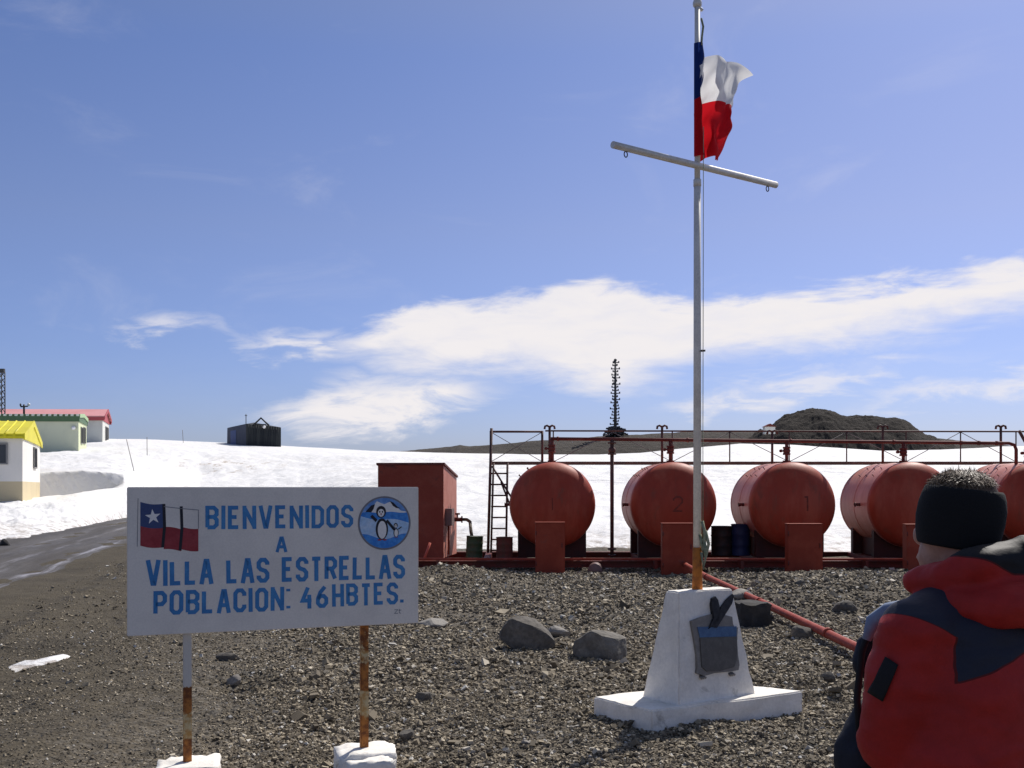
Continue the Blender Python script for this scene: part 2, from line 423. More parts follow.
def ground_material():
    m = bpy.data.materials.new('gravel_ground')
    m.use_nodes = True
    T = NT(m.node_tree)
    p = m.node_tree.nodes['Principled BSDF']
    g = T.new('ShaderNodeNewGeometry').outputs['Position']
    v = T.new('ShaderNodeTexVoronoi')
    T.l.new(g, v.inputs['Vector'])
    v.inputs['Scale'].default_value = 34.0
    sepc = T.new('ShaderNodeSeparateColor')
    T.l.new(v.outputs['Color'], sepc.inputs[0])
    base = T.mix(T.sstep(T.noise(g, 0.5, 6, 0.6), 0.35, 0.7), (0.105, 0.088, 0.064), (0.145, 0.122, 0.091))
    base = T.mix(T.sstep(T.noise(g, 7, 6, 0.65), 0.45, 0.75), base, (0.055, 0.050, 0.044))
    grain = T.mix(T.m('MULTIPLY', T.sstep(sepc.outputs[0], 0.55, 0.95), 0.6), base, (0.24, 0.22, 0.19))
    grain = T.mix(T.m('MULTIPLY', T.sstep(sepc.outputs[1], 0.6, 0.95), 0.7), grain, (0.045, 0.042, 0.038))
    s = T.new('ShaderNodeSeparateXYZ')
    T.l.new(g, s.inputs[0])
    # finer, smoother dirt on the left
    lf = T.sstep(T.m('ADD', T.m('ADD', s.outputs[0], T.m('MULTIPLY', s.outputs[1], 0.20)), T.m('MULTIPLY', T.noise(g, 0.6, 4), 1.4)), 0.2, -1.4)
    dirt = T.mix(T.sstep(T.noise(g, 2.2, 8, 0.7), 0.35, 0.7), (0.067, 0.056, 0.039), (0.093, 0.078, 0.054))
    # a dark wheel track and damp patches in the dirt beside the road
    lat = T.m('ADD', T.m('ADD', s.outputs[0], T.m('MULTIPLY', s.outputs[1], 0.24)), T.m('MULTIPLY', T.m('SUBTRACT', T.noise(g, 0.5, 4), 0.5), 0.7))
    wet = None
    for c_, wd in ((-2.95, 0.16), (-1.75, 0.12)):
        q = T.sstep(T.m('ABSOLUTE', T.m('SUBTRACT', lat, c_)), wd, 0.02)
        wet = q if wet is None else T.m('MAXIMUM', wet, q)
    wet = T.m('MULTIPLY', wet, T.sstep(T.noise(g, 0.9, 6, 0.65), 0.42, 0.58))
    damp = T.m('MULTIPLY', T.sstep(T.noise(g, 0.33, 6, 0.6), 0.52, 0.68), 0.45)
    dirt = T.mix(T.m('MAXIMUM', T.m('MULTIPLY', wet, 0.8), damp), dirt, (0.034, 0.030, 0.025))
    T.put(p.inputs['Base Color'], T.mix(T.m('MULTIPLY', lf, 0.8), grain, dirt))
    p.inputs['Roughness'].default_value = 0.92
    p.inputs['Specular IOR Level'].default_value = 0.15
    b = T.new('ShaderNodeBump')
    b.inputs['Distance'].default_value = 0.02
    h = T.m('ADD', T.m('MULTIPLY', T.sstep(v.outputs['Distance'], 0.0, 0.55), -0.7), T.noise(g, 22, 8, 0.7))
    T.l.new(h, b.inputs['Height'])
    T.l.new(b.outputs[0], p.inputs['Normal'])
    return m


def road_material():
    m = bpy.data.materials.new('wet_road')
    m.use_nodes = True
    T = NT(m.node_tree)
    p = m.node_tree.nodes['Principled BSDF']
    g = T.new('ShaderNodeNewGeometry').outputs['Position']
    along = T.mapping(g, scale=(1, 1, 1), rot=(0, 0, R(-13.5)))
    st = T.mapping(along, scale=(1.0, 0.06, 1))
    base = T.mix(T.sstep(T.noise(st, 1.6, 6, 0.6), 0.4, 0.65), (0.060, 0.054, 0.052), (0.095, 0.088, 0.086))
    base = T.mix(T.sstep(T.noise(g, 1.4, 8, 0.7), 0.45, 0.7), base, (0.065, 0.060, 0.058))
    s = T.new('ShaderNodeSeparateXYZ')
    T.l.new(g, s.inputs[0])
    # refrozen slush along the wheel ruts
    lat = T.m('ADD', T.m('ADD', s.outputs[0], T.m('MULTIPLY', s.outputs[1], 0.24)), T.m('MULTIPLY', T.noise(g, 0.35, 5, 0.6), 1.0))
    lat = T.m('ADD', lat, -0.5)
    ice = None
    for c, wd, k in ((-4.5, 0.26, 0.5), (-5.6, 0.18, 0.25), (-6.6, 0.2, 0.2)):
        q = T.sstep(T.m('ABSOLUTE', T.m('SUBTRACT', lat, c)), wd, 0.02)
        q = T.m('MULTIPLY', T.m('MULTIPLY', q, k), T.sstep(T.noise(st, 3.5, 7, 0.7), 0.42, 0.62))
        ice = q if ice is None else T.m('MAXIMUM', ice, q)
    T.put(p.inputs['Base Color'], T.mix(ice, base, (0.48, 0.48, 0.55)))
    rough = T.sstep(T.noise(st, 1.1, 6, 0.6), 0.35, 0.65, 0.62, 0.95)
    T.put(p.inputs['Roughness'], rough)
    p.inputs['Specular IOR Level'].default_value = 0.3
    b = T.new('ShaderNodeBump')
    b.inputs['Distance'].default_value = 0.03
    T.l.new(T.noise(g, 6, 8, 0.7), b.inputs['Height'])
    T.l.new(b.outputs[0], p.inputs['Normal'])
    return m


def pebble_material():
    m = bpy.data.materials.new('pebbles')
    m.use_nodes = True
    T = NT(m.node_tree)
    p = m.node_tree.nodes['Principled BSDF']
    gn = T.new('ShaderNodeNewGeometry')
    r = gn.outputs['Random Per Island']
    cr = T.new('ShaderNodeValToRGB')
    T.l.new(r, cr.inputs[0])
    e = cr.color_ramp.elements
    e[0].position, e[0].color = 0.0, (0.085, 0.071, 0.051, 1)
    e[1].position, e[1].color = 1.0, (0.532, 0.519, 0.488, 1)
    for pos, c in ((0.25, (0.147, 0.122, 0.088)), (0.55, (0.225, 0.188, 0.133)), (0.80, (0.322, 0.272, 0.195)), (0.93, (0.489, 0.424, 0.315))):
        q = e.new(pos)
        q.color = rgba(c)
    T.put(p.inputs['Base Color'], cr.outputs[0])
    p.inputs['Roughness'].default_value = 0.85
    p.inputs['Specular IOR Level'].default_value = 0.25
    return m


def hill_material(name, a, b_, c):
    m = bpy.data.materials.new(name)
    m.use_nodes = True
    T = NT(m.node_tree)
    p = m.node_tree.nodes['Principled BSDF']
    g = T.new('ShaderNodeNewGeometry').outputs['Position']
    col = T.mix(T.sstep(T.noise(g, 0.06, 8, 0.65), 0.4, 0.65), a, b_)
    col = T.mix(T.sstep(T.noise(g, 0.35, 8, 0.7), 0.56, 0.74), col, c)
    T.put(p.inputs['Base Color'], col)
    p.inputs['Roughness'].default_value = 0.95
    p.inputs['Specular IOR Level'].default_value = 0.1
    b = T.new('ShaderNodeBump')
    b.inputs['Distance'].default_value = 1.2
    T.l.new(T.noise(g, 0.5, 9, 0.7), b.inputs['Height'])
    T.l.new(b.outputs[0], p.inputs['Normal'])
    return m


def flag_material():
    """Chilean flag: UV u along the fly, v up the hoist"""
    m = bpy.data.materials.new('flag_cloth')
    m.use_nodes = True
    T = NT(m.node_tree)
    p = m.node_tree.nodes['Principled BSDF']
    uv = T.new('ShaderNodeUVMap').outputs[0]
    s = T.new('ShaderNodeSeparateXYZ')
    T.l.new(uv, s.inputs[0])
    u, v = s.outputs[0], s.outputs[1]
    upper = T.m('GREATER_THAN', v, 0.5)
    canton = T.m('MULTIPLY', T.m('LESS_THAN', u, 0.333), upper)
    # five-pointed star
    x = T.m('MULTIPLY', T.m('SUBTRACT', u, 0.167), 1.5)
    y = T.m('SUBTRACT', v, 0.75)
    rad = T.m('SQRT', T.m('ADD', T.m('MULTIPLY', x, x), T.m('MULTIPLY', y, y)))
    ang = T.m('ADD', T.m('ARCTAN2', x, y), math.pi * 2)
    k = T.m('ABSOLUTE', T.m('SUBTRACT', T.m('MODULO', T.m('ADD', ang, math.pi / 5), 2 * math.pi / 5), math.pi / 5))
    lim = T.m('DIVIDE', 0.0475, T.m('COSINE', T.m('SUBTRACT', k, 1.2566 * 0.9)))
    star = T.m('LESS_THAN', rad, lim)
    col = T.mix(upper, (0.60, 0.012, 0.020), (0.82, 0.82, 0.82))
    col = T.mix(canton, col, (0.018, 0.045, 0.20))
    col = T.mix(T.m('MULTIPLY', star, canton), col, (0.82, 0.82, 0.82))
    T.put(p.inputs['Base Color'], col)
    p.inputs['Roughness'].default_value = 0.8
    p.inputs['Specular IOR Level'].default_value = 0.1
    tr = T.new('ShaderNodeBsdfTranslucent')
    T.put(tr.inputs['Color'], col)
    ms = T.new('ShaderNodeMixShader')
    ms.inputs[0].default_value = 0.5
    T.l.new(p.outputs[0], ms.inputs[1])
    T.l.new(tr.outputs[0], ms.inputs[2])
    T.l.new(ms.outputs[0], m.node_tree.nodes['Material Output'].inputs['Surface'])
    return m


M['snow'] = snow_material()
M['ground'] = ground_material()
M['road'] = road_material()
M['pebbles'] = pebble_material()
M['hill'] = hill_material('hill_scree', (0.070, 0.062, 0.054), (0.095, 0.084, 0.072), (0.05, 0.046, 0.042))
M['crag'] = hill_material('crag_rock', (0.040, 0.035, 0.031), (0.060, 0.052, 0.045), (0.100, 0.093, 0.082))
M['flag'] = flag_material()


# ------------------------------------------------------------------ mesh helpers
def P(px, py, Y):
    """point seen at photo position px, py standing Y metres ahead"""
    return Vector(((px - 512) / F * Y, Y, EYE + (HOR - py) / F * Y))


def frame_from(d):
    d = Vector(d).normalized()
    up = Vector((0, 0, 1)) if abs(d.z) < 0.95 else Vector((0, 1, 0))
    a = d.cross(up).normalized()
    return a, d.cross(a).normalized()


class MB:
    def __init__(s):
        s.v, s.f, s.mi, s.sm = [], [], [], []

    def add(s, verts, faces, mi=0, smooth=False):
        o = len(s.v)
        s.v.extend([tuple(q) for q in verts])
        for f in faces:
            s.f.append(tuple(i + o for i in f))
            s.mi.append(mi)
            s.sm.append(smooth)
        return s

    def box(s, c, size, mi=0, rz=0.0, bev=0.0):
        c = Vector(c)
        hx, hy, hz = size[0] / 2, size[1] / 2, size[2] / 2
        rot = Matrix.Rotation(rz, 3, 'Z')
        if bev <= 0:
            vs = [rot @ Vector((x * hx, y * hy, z * hz)) + c for x in (-1, 1) for y in (-1, 1) for z in (-1, 1)]
            s.add(vs, [(0, 1, 3, 2), (4, 6, 7, 5), (0, 4, 5, 1), (2, 3, 7, 6), (0, 2, 6, 4), (1, 5, 7, 3)], mi)
        else:
            bm = bmesh.new()
            bmesh.ops.create_cube(bm, size=1.0)
            for v in bm.verts:
                v.co = Vector((v.co.x * size[0], v.co.y * size[1], v.co.z * size[2]))
            bmesh.ops.bevel(bm, geom=bm.edges[:], offset=bev, segments=2, affect='EDGES')
            s.addbm(bm, Matrix.Translation(c) @ rot.to_4x4(), mi)
        return s

    def addbm(s, bm, mtx=None, mi=0, smooth=False):
        bm.verts.index_update()
        vs = [(mtx @ v.co if mtx else v.co) for v in bm.verts]
        s.add(vs, [[v.index for v in f.verts] for f in bm.faces], mi, smooth)
        bm.free()
        return s

    def tube(s, pts, r, n=10, mi=0, caps=True, smooth=True):
        pts = [Vector(p) for p in pts]
        rs = list(r) if isinstance(r, (list, tuple)) else [r] * len(pts)
        ds = []
        for i in range(len(pts)):
            a = pts[max(i - 1, 0)]
            b = pts[min(i + 1, len(pts) - 1)]
            ds.append((b - a).normalized())
        a0, b0 = frame_from(ds[0])
        vs = []
        for i, p in enumerate(pts):
            if i:
                q = ds[i - 1].rotation_difference(ds[i])
                a0, b0 = q @ a0, q @ b0
            for k in range(n):
                t = 2 * math.pi * k / n
                vs.append(p + (a0 * math.cos(t) + b0 * math.sin(t)) * rs[i])
        fs = []
        for i in range(len(pts) - 1):
            for k in range(n):
                fs.append((i * n + k, i * n + (k + 1) % n, (i + 1) * n + (k + 1) % n, (i + 1) * n + k))
        s.add(vs, fs, mi, smooth)
        if caps:
            o = len(s.v) - len(vs)
            s.f.append(tuple(o + k for k in reversed(range(n))))
            s.mi.append(mi)
            s.sm.append(False)
            s.f.append(tuple(o + (len(pts) - 1) * n + k for k in range(n)))
            s.mi.append(mi)
            s.sm.append(False)
        return s

    def prism(s, poly, d, mi=0):
        """closed planar polygon (3D points) pushed along d"""
        d = Vector(d)
        if len(d) == 2:
            d = d.to_3d()
        n = len(poly)
        a = [Vector(p) for p in poly]
        b = [p + d for p in a]
        s.add(a + b, [tuple(reversed(range(n))), tuple(range(n, 2 * n))] + [(i, (i + 1) % n, n + (i + 1) % n, n + i) for i in range(n)], mi)
        return s

    def lathe(s, prof, org, axis, n=48, mi=0, smooth=True):
        """profile of (t along axis, radius)"""
        axis = Vector(axis).normalized()
        a, b = frame_from(axis)
        org = Vector(org)
        vs, fs = [], []
        for t, r in prof:
            for k in range(n):
                an_ = 2 * math.pi * k / n
                vs.append(org + axis * t + (a * math.cos(an_) + b * math.sin(an_)) * r)
        for i in range(len(prof) - 1):
            for k in range(n):
                fs.append((i * n + k, i * n + (k + 1) % n, (i + 1) * n + (k + 1) % n, (i + 1) * n + k))
        s.add(vs, fs, mi, smooth)
        return s

    def ball(s, c, r, sub=2, mi=0, scale=(1, 1, 1), smooth=True, rz=0.0):
        bm = bmesh.new()
        bmesh.ops.create_icosphere(bm, subdivisions=sub, radius=1.0)
        mt = Matrix.Translation(Vector(c)) @ Matrix.Rotation(rz, 4, 'Z') @ Matrix.Diagonal((r * scale[0], r * scale[1], r * scale[2], 1))
        return s.addbm(bm, mt, mi, smooth)

    def build(s, name, mats, parent=None, fix=True):
        me = bpy.data.meshes.new(name)
        me.from_pydata(s.v, [], s.f)
        if not isinstance(mats, (list, tuple)):
            mats = [mats]
        for m in mats:
            me.materials.append(m)
        me.polygons.foreach_set('material_index', s.mi)
        me.polygons.foreach_set('use_smooth', s.sm)
        if fix:
            bm = bmesh.new()
            bm.from_mesh(me)
            bmesh.ops.recalc_face_normals(bm, faces=bm.faces[:])
            bm.to_mesh(me)
            bm.free()
        me.update()
        o = bpy.data.objects.new(name, me)
        COL.objects.link(o)
        if parent is not None:
            put_under(o, parent)
        return o


def put_under(o, parent):
    o.parent = parent
    o.matrix_parent_inverse = parent_world(parent).inverted()


def parent_world(p):
    mtx = Matrix.LocRotScale(p.location, p.rotation_euler, p.scale)
    if p.parent is not None:
        mtx = parent_world(p.parent) @ p.matrix_parent_inverse @ mtx
    return mtx


def thing(name, label, cat, loc=(0, 0, 0), group=None):
    o = bpy.data.objects.new(name, None)
    o.empty_display_size = 0.2
    o.location = loc
    COL.objects.link(o)
    return tag(o, label, cat, group)


def tag(o, label, cat, group=None):
    o['label'] = label
    o['category'] = cat
    if group:
        o['group'] = group
    return o


def structure(o):
    o['kind'] = 'structure'
    return o


def np_mesh(name, v, f, mats, smooth=True, kind=None, parent=None):
    me = bpy.data.meshes.new(name)
    v = np.asarray(v, dtype=np.float32)
    f = np.asarray(f, dtype=np.int32)
    k = f.shape[1]
    me.vertices.add(len(v))
    me.vertices.foreach_set('co', v.ravel())
    me.loops.add(f.size)
    me.loops.foreach_set('vertex_index', f.ravel())
    me.polygons.add(len(f))
    me.polygons.foreach_set('loop_start', np.arange(0, f.size, k, dtype=np.int32))
    me.polygons.foreach_set('loop_total', np.full(len(f), k, dtype=np.int32))
    me.polygons.foreach_set('use_smooth', np.full(len(f), smooth, dtype=bool))
    for m in (mats if isinstance(mats, (list, tuple)) else [mats]):
        me.materials.append(m)
    me.update(calc_edges=True)
    me.validate()
    o = bpy.data.objects.new(name, me)
    COL.objects.link(o)
    if kind:
        o['kind'] = kind
    if parent is not None:
        put_under(o, parent)
    return o


def grid_faces(nu, nv, wrap=False):
    i = np.arange(nu - (0 if wrap else 1))[:, None]
    j = np.arange(nv - 1)[None, :]
    i2 = (i + 1) % nu
    a = i * nv + j
    b = i2 * nv + j
    return np.stack([a, b, b + 1, a + 1], -1).reshape(-1, 4)


# numpy value noise ---------------------------------------------------------
def _hash(ix, iy, iz, seed):
    h = (ix.astype(np.int64) * 374761393 + iy.astype(np.int64) * 668265263 + iz.astype(np.int64) * 2147483647 + seed * 974634777) & 0xFFFFFFFF
    h = ((h ^ (h >> 13)) * 1274126177) & 0xFFFFFFFF
    h = (h ^ (h >> 16)) & 0xFFFFFF
    return h / float(0xFFFFFF)


def vnoise(x, y, seed=0, z=None):
    x = np.asarray(x, float)
    y = np.asarray(y, float)
    z = np.zeros_like(x) if z is None else np.asarray(z, float)
    ix, iy, iz = np.floor(x), np.floor(y), np.floor(z)
    fx, fy, fz = x - ix, y - iy, z - iz
    fx, fy, fz = [q * q * (3 - 2 * q) for q in (fx, fy, fz)]
    ix, iy, iz = ix.astype(np.int64), iy.astype(np.int64), iz.astype(np.int64)
    out = 0
    for dz in (0, 1):
        wz = fz if dz else 1 - fz
        for dy in (0, 1):
            wy = fy if dy else 1 - fy
            for dx in (0, 1):
                wx = fx if dx else 1 - fx
                out = out + wx * wy * wz * _hash(ix + dx, iy + dy, iz + dz, seed)
    return out - 0.5


def fbm(x, y, octv=4, seed=0, z=None, gain=0.5):
    a, s, o = 1.0, 1.0, 0
    for k in range(octv):
        o = o + a * vnoise(x * s + 17.3 * k, y * s - 9.1 * k, seed + k, None if z is None else z * s)
        a *= gain
        s *= 2.03
    return o


def sst(x, a, b):
    t = np.clip((x - a) / (b - a), 0, 1)
    return t * t * (3 - 2 * t)


# ------------------------------------------------------------------ ground, road, snow, hills
RL = lambda y: -7.55 - 0.24 * y       # left edge of the track (x at distance y)
RR = lambda y: -3.95 - 0.24 * y       # right edge


def ground_z(x, y):
    x = np.asarray(x, float)
    y = np.asarray(y, float)
    d = np.hypot(x, y)
    fade = sst(d, 60, 30)
    lat = x + 0.24 * y
    on_road = sst(lat, -3.2, -4.4)
    left = sst(x + 0.2 * y, 0.2, -1.6)
    z = 0.10 * fbm(x * 0.35, y * 0.35, 3, 3) * fade * (1 - 0.85 * on_road)
    z = z + 0.045 * fbm(x * 1.6, y * 1.6, 3, 11) * fade * (1 - 0.9 * on_road)
    z = z + 0.030 * fbm(x * 9, y * 9, 3, 21, gain=0.6) * sst(d, 26, 12) * (1 - 0.45 * left) * (1 - on_road)
    z = z - 0.07 * np.exp(-((y - 22.0) / 1.4) ** 2)
    for bx, by, br, bh in ((5.0, 16.6, 1.4, 0.21), (6.1, 17.6, 1.2, 0.12), (3.9, 15.2, 0.9, 0.10), (-1.35, 21.4, 0.8, 0.14), (-0.6, 20.6, 1.6, 0.06),
                           (-2.25, 8.75, 0.28, -0.13), (-2.0, 9.2, 0.5, 0.05), (5.2, 15.4, 0.8, 0.1)):
        z = z + bh * np.exp(-((x - bx) ** 2 + (y - by) ** 2) / br ** 2)
    return z


def gz(x, y):
    return float(ground_z(np.array([x]), np.array([y]))[0])


def make_ground():
    fr = np.linspace(R(-34), R(34), 620)
    rest = np.linspace(R(34), R(326), 60)[1:-1]
    ang = np.concatenate([fr, rest])
    rad = np.concatenate([[0.02, 0.5, 1.0, 1.6, 2.2, 2.8, 3.4, 4.0, 4.5], np.exp(np.linspace(math.log(4.8), math.log(32), 640)),
                          np.exp(np.linspace(math.log(33), math.log(6000), 60))])
    A, D = np.meshgrid(ang, rad, indexing='ij')
    x, y = D * np.sin(A), D * np.cos(A)
    z = ground_z(x, y)
    v = np.stack([x, y, z], -1).reshape(-1, 3)
    return structure(np_mesh('ground', v, grid_faces(len(ang), len(rad), True), M['ground'], True))


ground = make_ground()


def make_road():
    ys = np.linspace(-30, 74, 420)
    k = np.linspace(0, 1, 26)
    Y, K = np.meshgrid(ys, k, indexing='ij')
    wob = 0.35 * fbm(Y * 0.22, Y * 0 + K * 1.5, 3, 5)
    bend = 0.010 * np.clip(Y - 48, 0, None) ** 2
    X = RL(Y) - 1.2 + (RR(Y) - RL(Y) + 1.2) * K + wob + bend
    rut = -0.05 * np.exp(-((K - 0.45) / 0.06) ** 2) - 0.05 * np.exp(-((K - 0.85) / 0.06) ** 2)
    edge = np.minimum(K, 1 - K)
    Z = ground_z(X, Y) + 0.035 * sst(edge, 0.0, 0.08) - 0.02 + 0.02 * fbm(X * 2, Y * 0.7, 3, 9) + rut * 0.3
    v = np.stack([X, Y, Z], -1).reshape(-1, 3)
    return structure(np_mesh('road', v, grid_faces(len(ys), len(k)), M['road'], True))


make_road()

# snow slope: distance and height profiles along bearings (column, then knots)
SNOW = {
    -500: [(26, -1.78), (40, -1.2), (46, -1.0), (54, -0.2), (88, 2.7), (120, 5.3)],
    -120: [(28, -1.78), (46, -1.0), (52, -0.85), (60, 0.4), (90, 2.9), (120, 5.3)],
    0: [(31, -1.78), (48, -0.92), (54, -0.78), (63, 0.6), (90, 2.9), (120, 5.3)],
    40: [(35.5, -1.78), (50, -0.78), (60.45, -0.76), (60.9, 0.82), (91, 3.0), (120, 5.35)],
    80: [(43, -1.78), (54, -0.42), (61.5, -0.62), (61.95, 0.90), (92, 3.2), (120, 5.4)],
    112: [(53, -1.78), (58, -0.16), (62.25, -0.22), (62.7, 0.82), (92, 3.25), (120, 5.5)],
    124: [(56.5, -1.78), (60, -0.02), (62.6, 0.25), (63.1, 0.70), (92, 3.25), (120, 5.5)],
    145: [(60, -1.78), (64, 0.0), (68, 0.45), (71, 0.95), (94, 3.3), (120, 5.5)],
    200: [(62, -1.78), (68, -0.6), (76, 0.3), (84, 1.4), (100, 3.4), (122, 5.3)],
    250: [(58, -1.78), (66, -0.8), (76, 0.2), (86, 1.6), (102, 3.4), (122, 5.05)],
    300: [(50, -1.78), (60, -0.9), (72, 0.1), (84, 1.5), (102, 3.2), (122, 4.65)],
    380: [(35, -1.78), (44, -1.1), (56, -0.2), (72, 1.0), (95, 2.7), (124, 4.25)],
    430: [(29, -1.78), (36, -1.2), (46, -0.6), (62, 0.5), (90, 2.4), (125, 4.15)],
    520: [(27.5, -1.78), (34, -1.2), (44, -0.6), (60, 0.4), (90, 2.3), (125, 3.95)],
    600: [(27.5, -1.78), (34, -1.2), (44, -0.6), (60, 0.4), (90, 2.25), (125, 3.87)],
    640: [(27.5, -1.78), (34, -1.2), (44, -0.6), (60, 0.4), (90, 2.3), (125, 4.05)],
    690: [(27.5, -1.78), (34, -1.2), (44, -0.6), (60, 0.5), (90, 2.6), (125, 4.7)],
    740: [(27.5, -1.78), (34, -1.2), (44, -0.6), (60, 0.6), (90, 2.9), (125, 5.2)],
    800: [(27.5, -1.78), (34, -1.2), (44, -0.6), (60, 0.5), (90, 2.8), (125, 5.0)],
    880: [(27.5, -1.78), (34, -1.2), (44, -0.6), (60, 0.4), (90, 2.5), (125, 4.35)],
    940: [(27.5, -1.78), (34, -1.2), (44, -0.6), (60, 0.4), (90, 2.5), (125, 4.4)],
    1000: [(27.5, -1.78), (34, -1.2), (44, -0.6), (60, 0.4), (90, 2.6), (125, 4.85)],
    1500: [(27.5, -1.78), (34, -1.2), (44, -0.6), (60, 0.4), (90, 2.6), (125, 4.8)],
}


def make_snow():
    keys = sorted(SNOW)
    tab = np.array([SNOW[k] for k in keys])               # bearings x knots x 2
    px = np.concatenate([np.arange(-500, -20, 8.0), np.arange(-20, 1044, 1.5), np.arange(1044, 1500, 8.0)])
    dist = np.unique(np.concatenate([np.exp(np.linspace(math.log(24), math.log(300), 400)), np.arange(59, 67, 0.06)]))
    u = (px - 512) / F
    V = np.zeros((len(px), len(dist), 3))
    for i, p in enumerate(px):
        kn = np.array([[np.interp(p, keys, tab[:, j, c]) for c in (0, 1)] for j in range(tab.shape[1])])
        y0 = kn[0, 0]
        jit = 1.6 * float(fbm(np.array([p * 0.035]), np.array([y0 * 0.1]), 4, 77)[0]) * (y0 / 40)
        kn[0, 0] = y0 + jit
        ky = np.concatenate([[kn[0, 0] - 4], kn[:, 0], [150, 220, 300]])
        kz = np.concatenate([[-2.6], kn[:, 1], [kn[-1, 1] + 0.35, 1.0, -4.0]])
        order = np.argsort(ky)
        z = np.interp(dist, ky[order], kz[order])
        # soften the knots but keep the cut bank crisp
        zs = np.convolve(np.pad(z, 1, mode='edge'), [0.25, 0.5, 0.25], mode='valid')
        V[i, :, 0] = u[i] * dist
        V[i, :, 1] = dist
        V[i, :, 2] = zs
    x, y, z = V[..., 0], V[..., 1], V[..., 2]
    start = sst(z, -1.9, -1.2)
    crest = sst(y, 118, 95)
    lump = sst(x, -10, -22) * sst(y, 70, 55)
    z = z + start * (0.30 * fbm(x * 0.16, y * 0.16, 4, 31) * (0.35 + 0.65 * crest) + 0.15 * fbm(x * 0.9, y * 0.6, 4, 41) * crest * (1 - 0.7 * np.exp(-((y - 61) / 5) ** 2) * sst(x, -16, -20))
                     + 0.30 * lump * sst(y, 57, 46) * fbm(x * 0.7, y * 0.5, 5, 51, gain=0.62))
    z = z + 0.18 * (1 - start) * fbm(x * 0.8, y * 0.8, 4, 61)
    V[..., 2] = z + EYE
    return structure(np_mesh('snow', V.reshape(-1, 3), grid_faces(len(px), len(dist)), M['snow'], True))


make_snow()


def make_hill(name, line, Y, depth, material, rough, seed, px_step=2.0, base=-3.0, nd=70, crag=0.25):
    xs = [p[0] for p in line]
    ys = [p[1] for p in line]
    px = np.arange(xs[0], xs[-1] + 0.1, px_step)
    top = (HOR - np.interp(px, xs, ys)) / F * Y
    t = np.linspace(-1, 1, nd)
    PX, T_ = np.meshgrid(px, t, indexing='ij')
    TOP = np.repeat(top[:, None], nd, 1)
    dist = Y + T_ * depth
    x = (PX - 512) / F * (Y + T_ * depth * 0.35)
    prof = np.where(T_ < 0, np.cos(T_ * math.pi / 2) ** 0.75, np.cos(T_ * math.pi / 2))
    prof = np.clip(prof, 0, 1)
    z = base + (TOP - base) * prof
    env = sst(TOP - base, 0, 4) * prof ** 0.5
    z = z + env * rough * (fbm(x * 0.05, dist * 0.05, 4, seed, gain=0.6) + 0.9 * fbm(x * 0.25, dist * 0.25, 5, seed + 9, gain=0.66) * np.clip(1.15 - prof, crag, 1))
    v = np.stack([x, dist, z + EYE], -1).reshape(-1, 3)
    return structure(np_mesh(name, v, grid_faces(len(px), nd), material, True))


make_hill('ridge', [(300, 462), (360, 456), (400, 451), (430, 449), (450, 447.5), (460, 445.5), (471, 447), (500, 444.5), (540, 441.5), (600, 437.5), (650, 434.5),
                    (700, 432.5), (740, 431.5), (800, 430), (900, 436), (960, 442), (1010, 447), (1060, 454), (1140, 462)], 330, 60, M['hill'], 0.7, 101)
make_hill('rocky_hill', [(735, 446), (752, 438), (760, 431), (768, 428), (776, 421), (786, 415), (800, 412), (808, 409.5), (816, 408), (824, 409.5), (832, 412), (846, 413.5),
                         (868, 413.5), (884, 416), (896, 418.5), (908, 424), (920, 430), (934, 436), (948, 443), (964, 452)], 290, 26, M['crag'], 2.4, 202, 0.6, nd=150, crag=0.38)


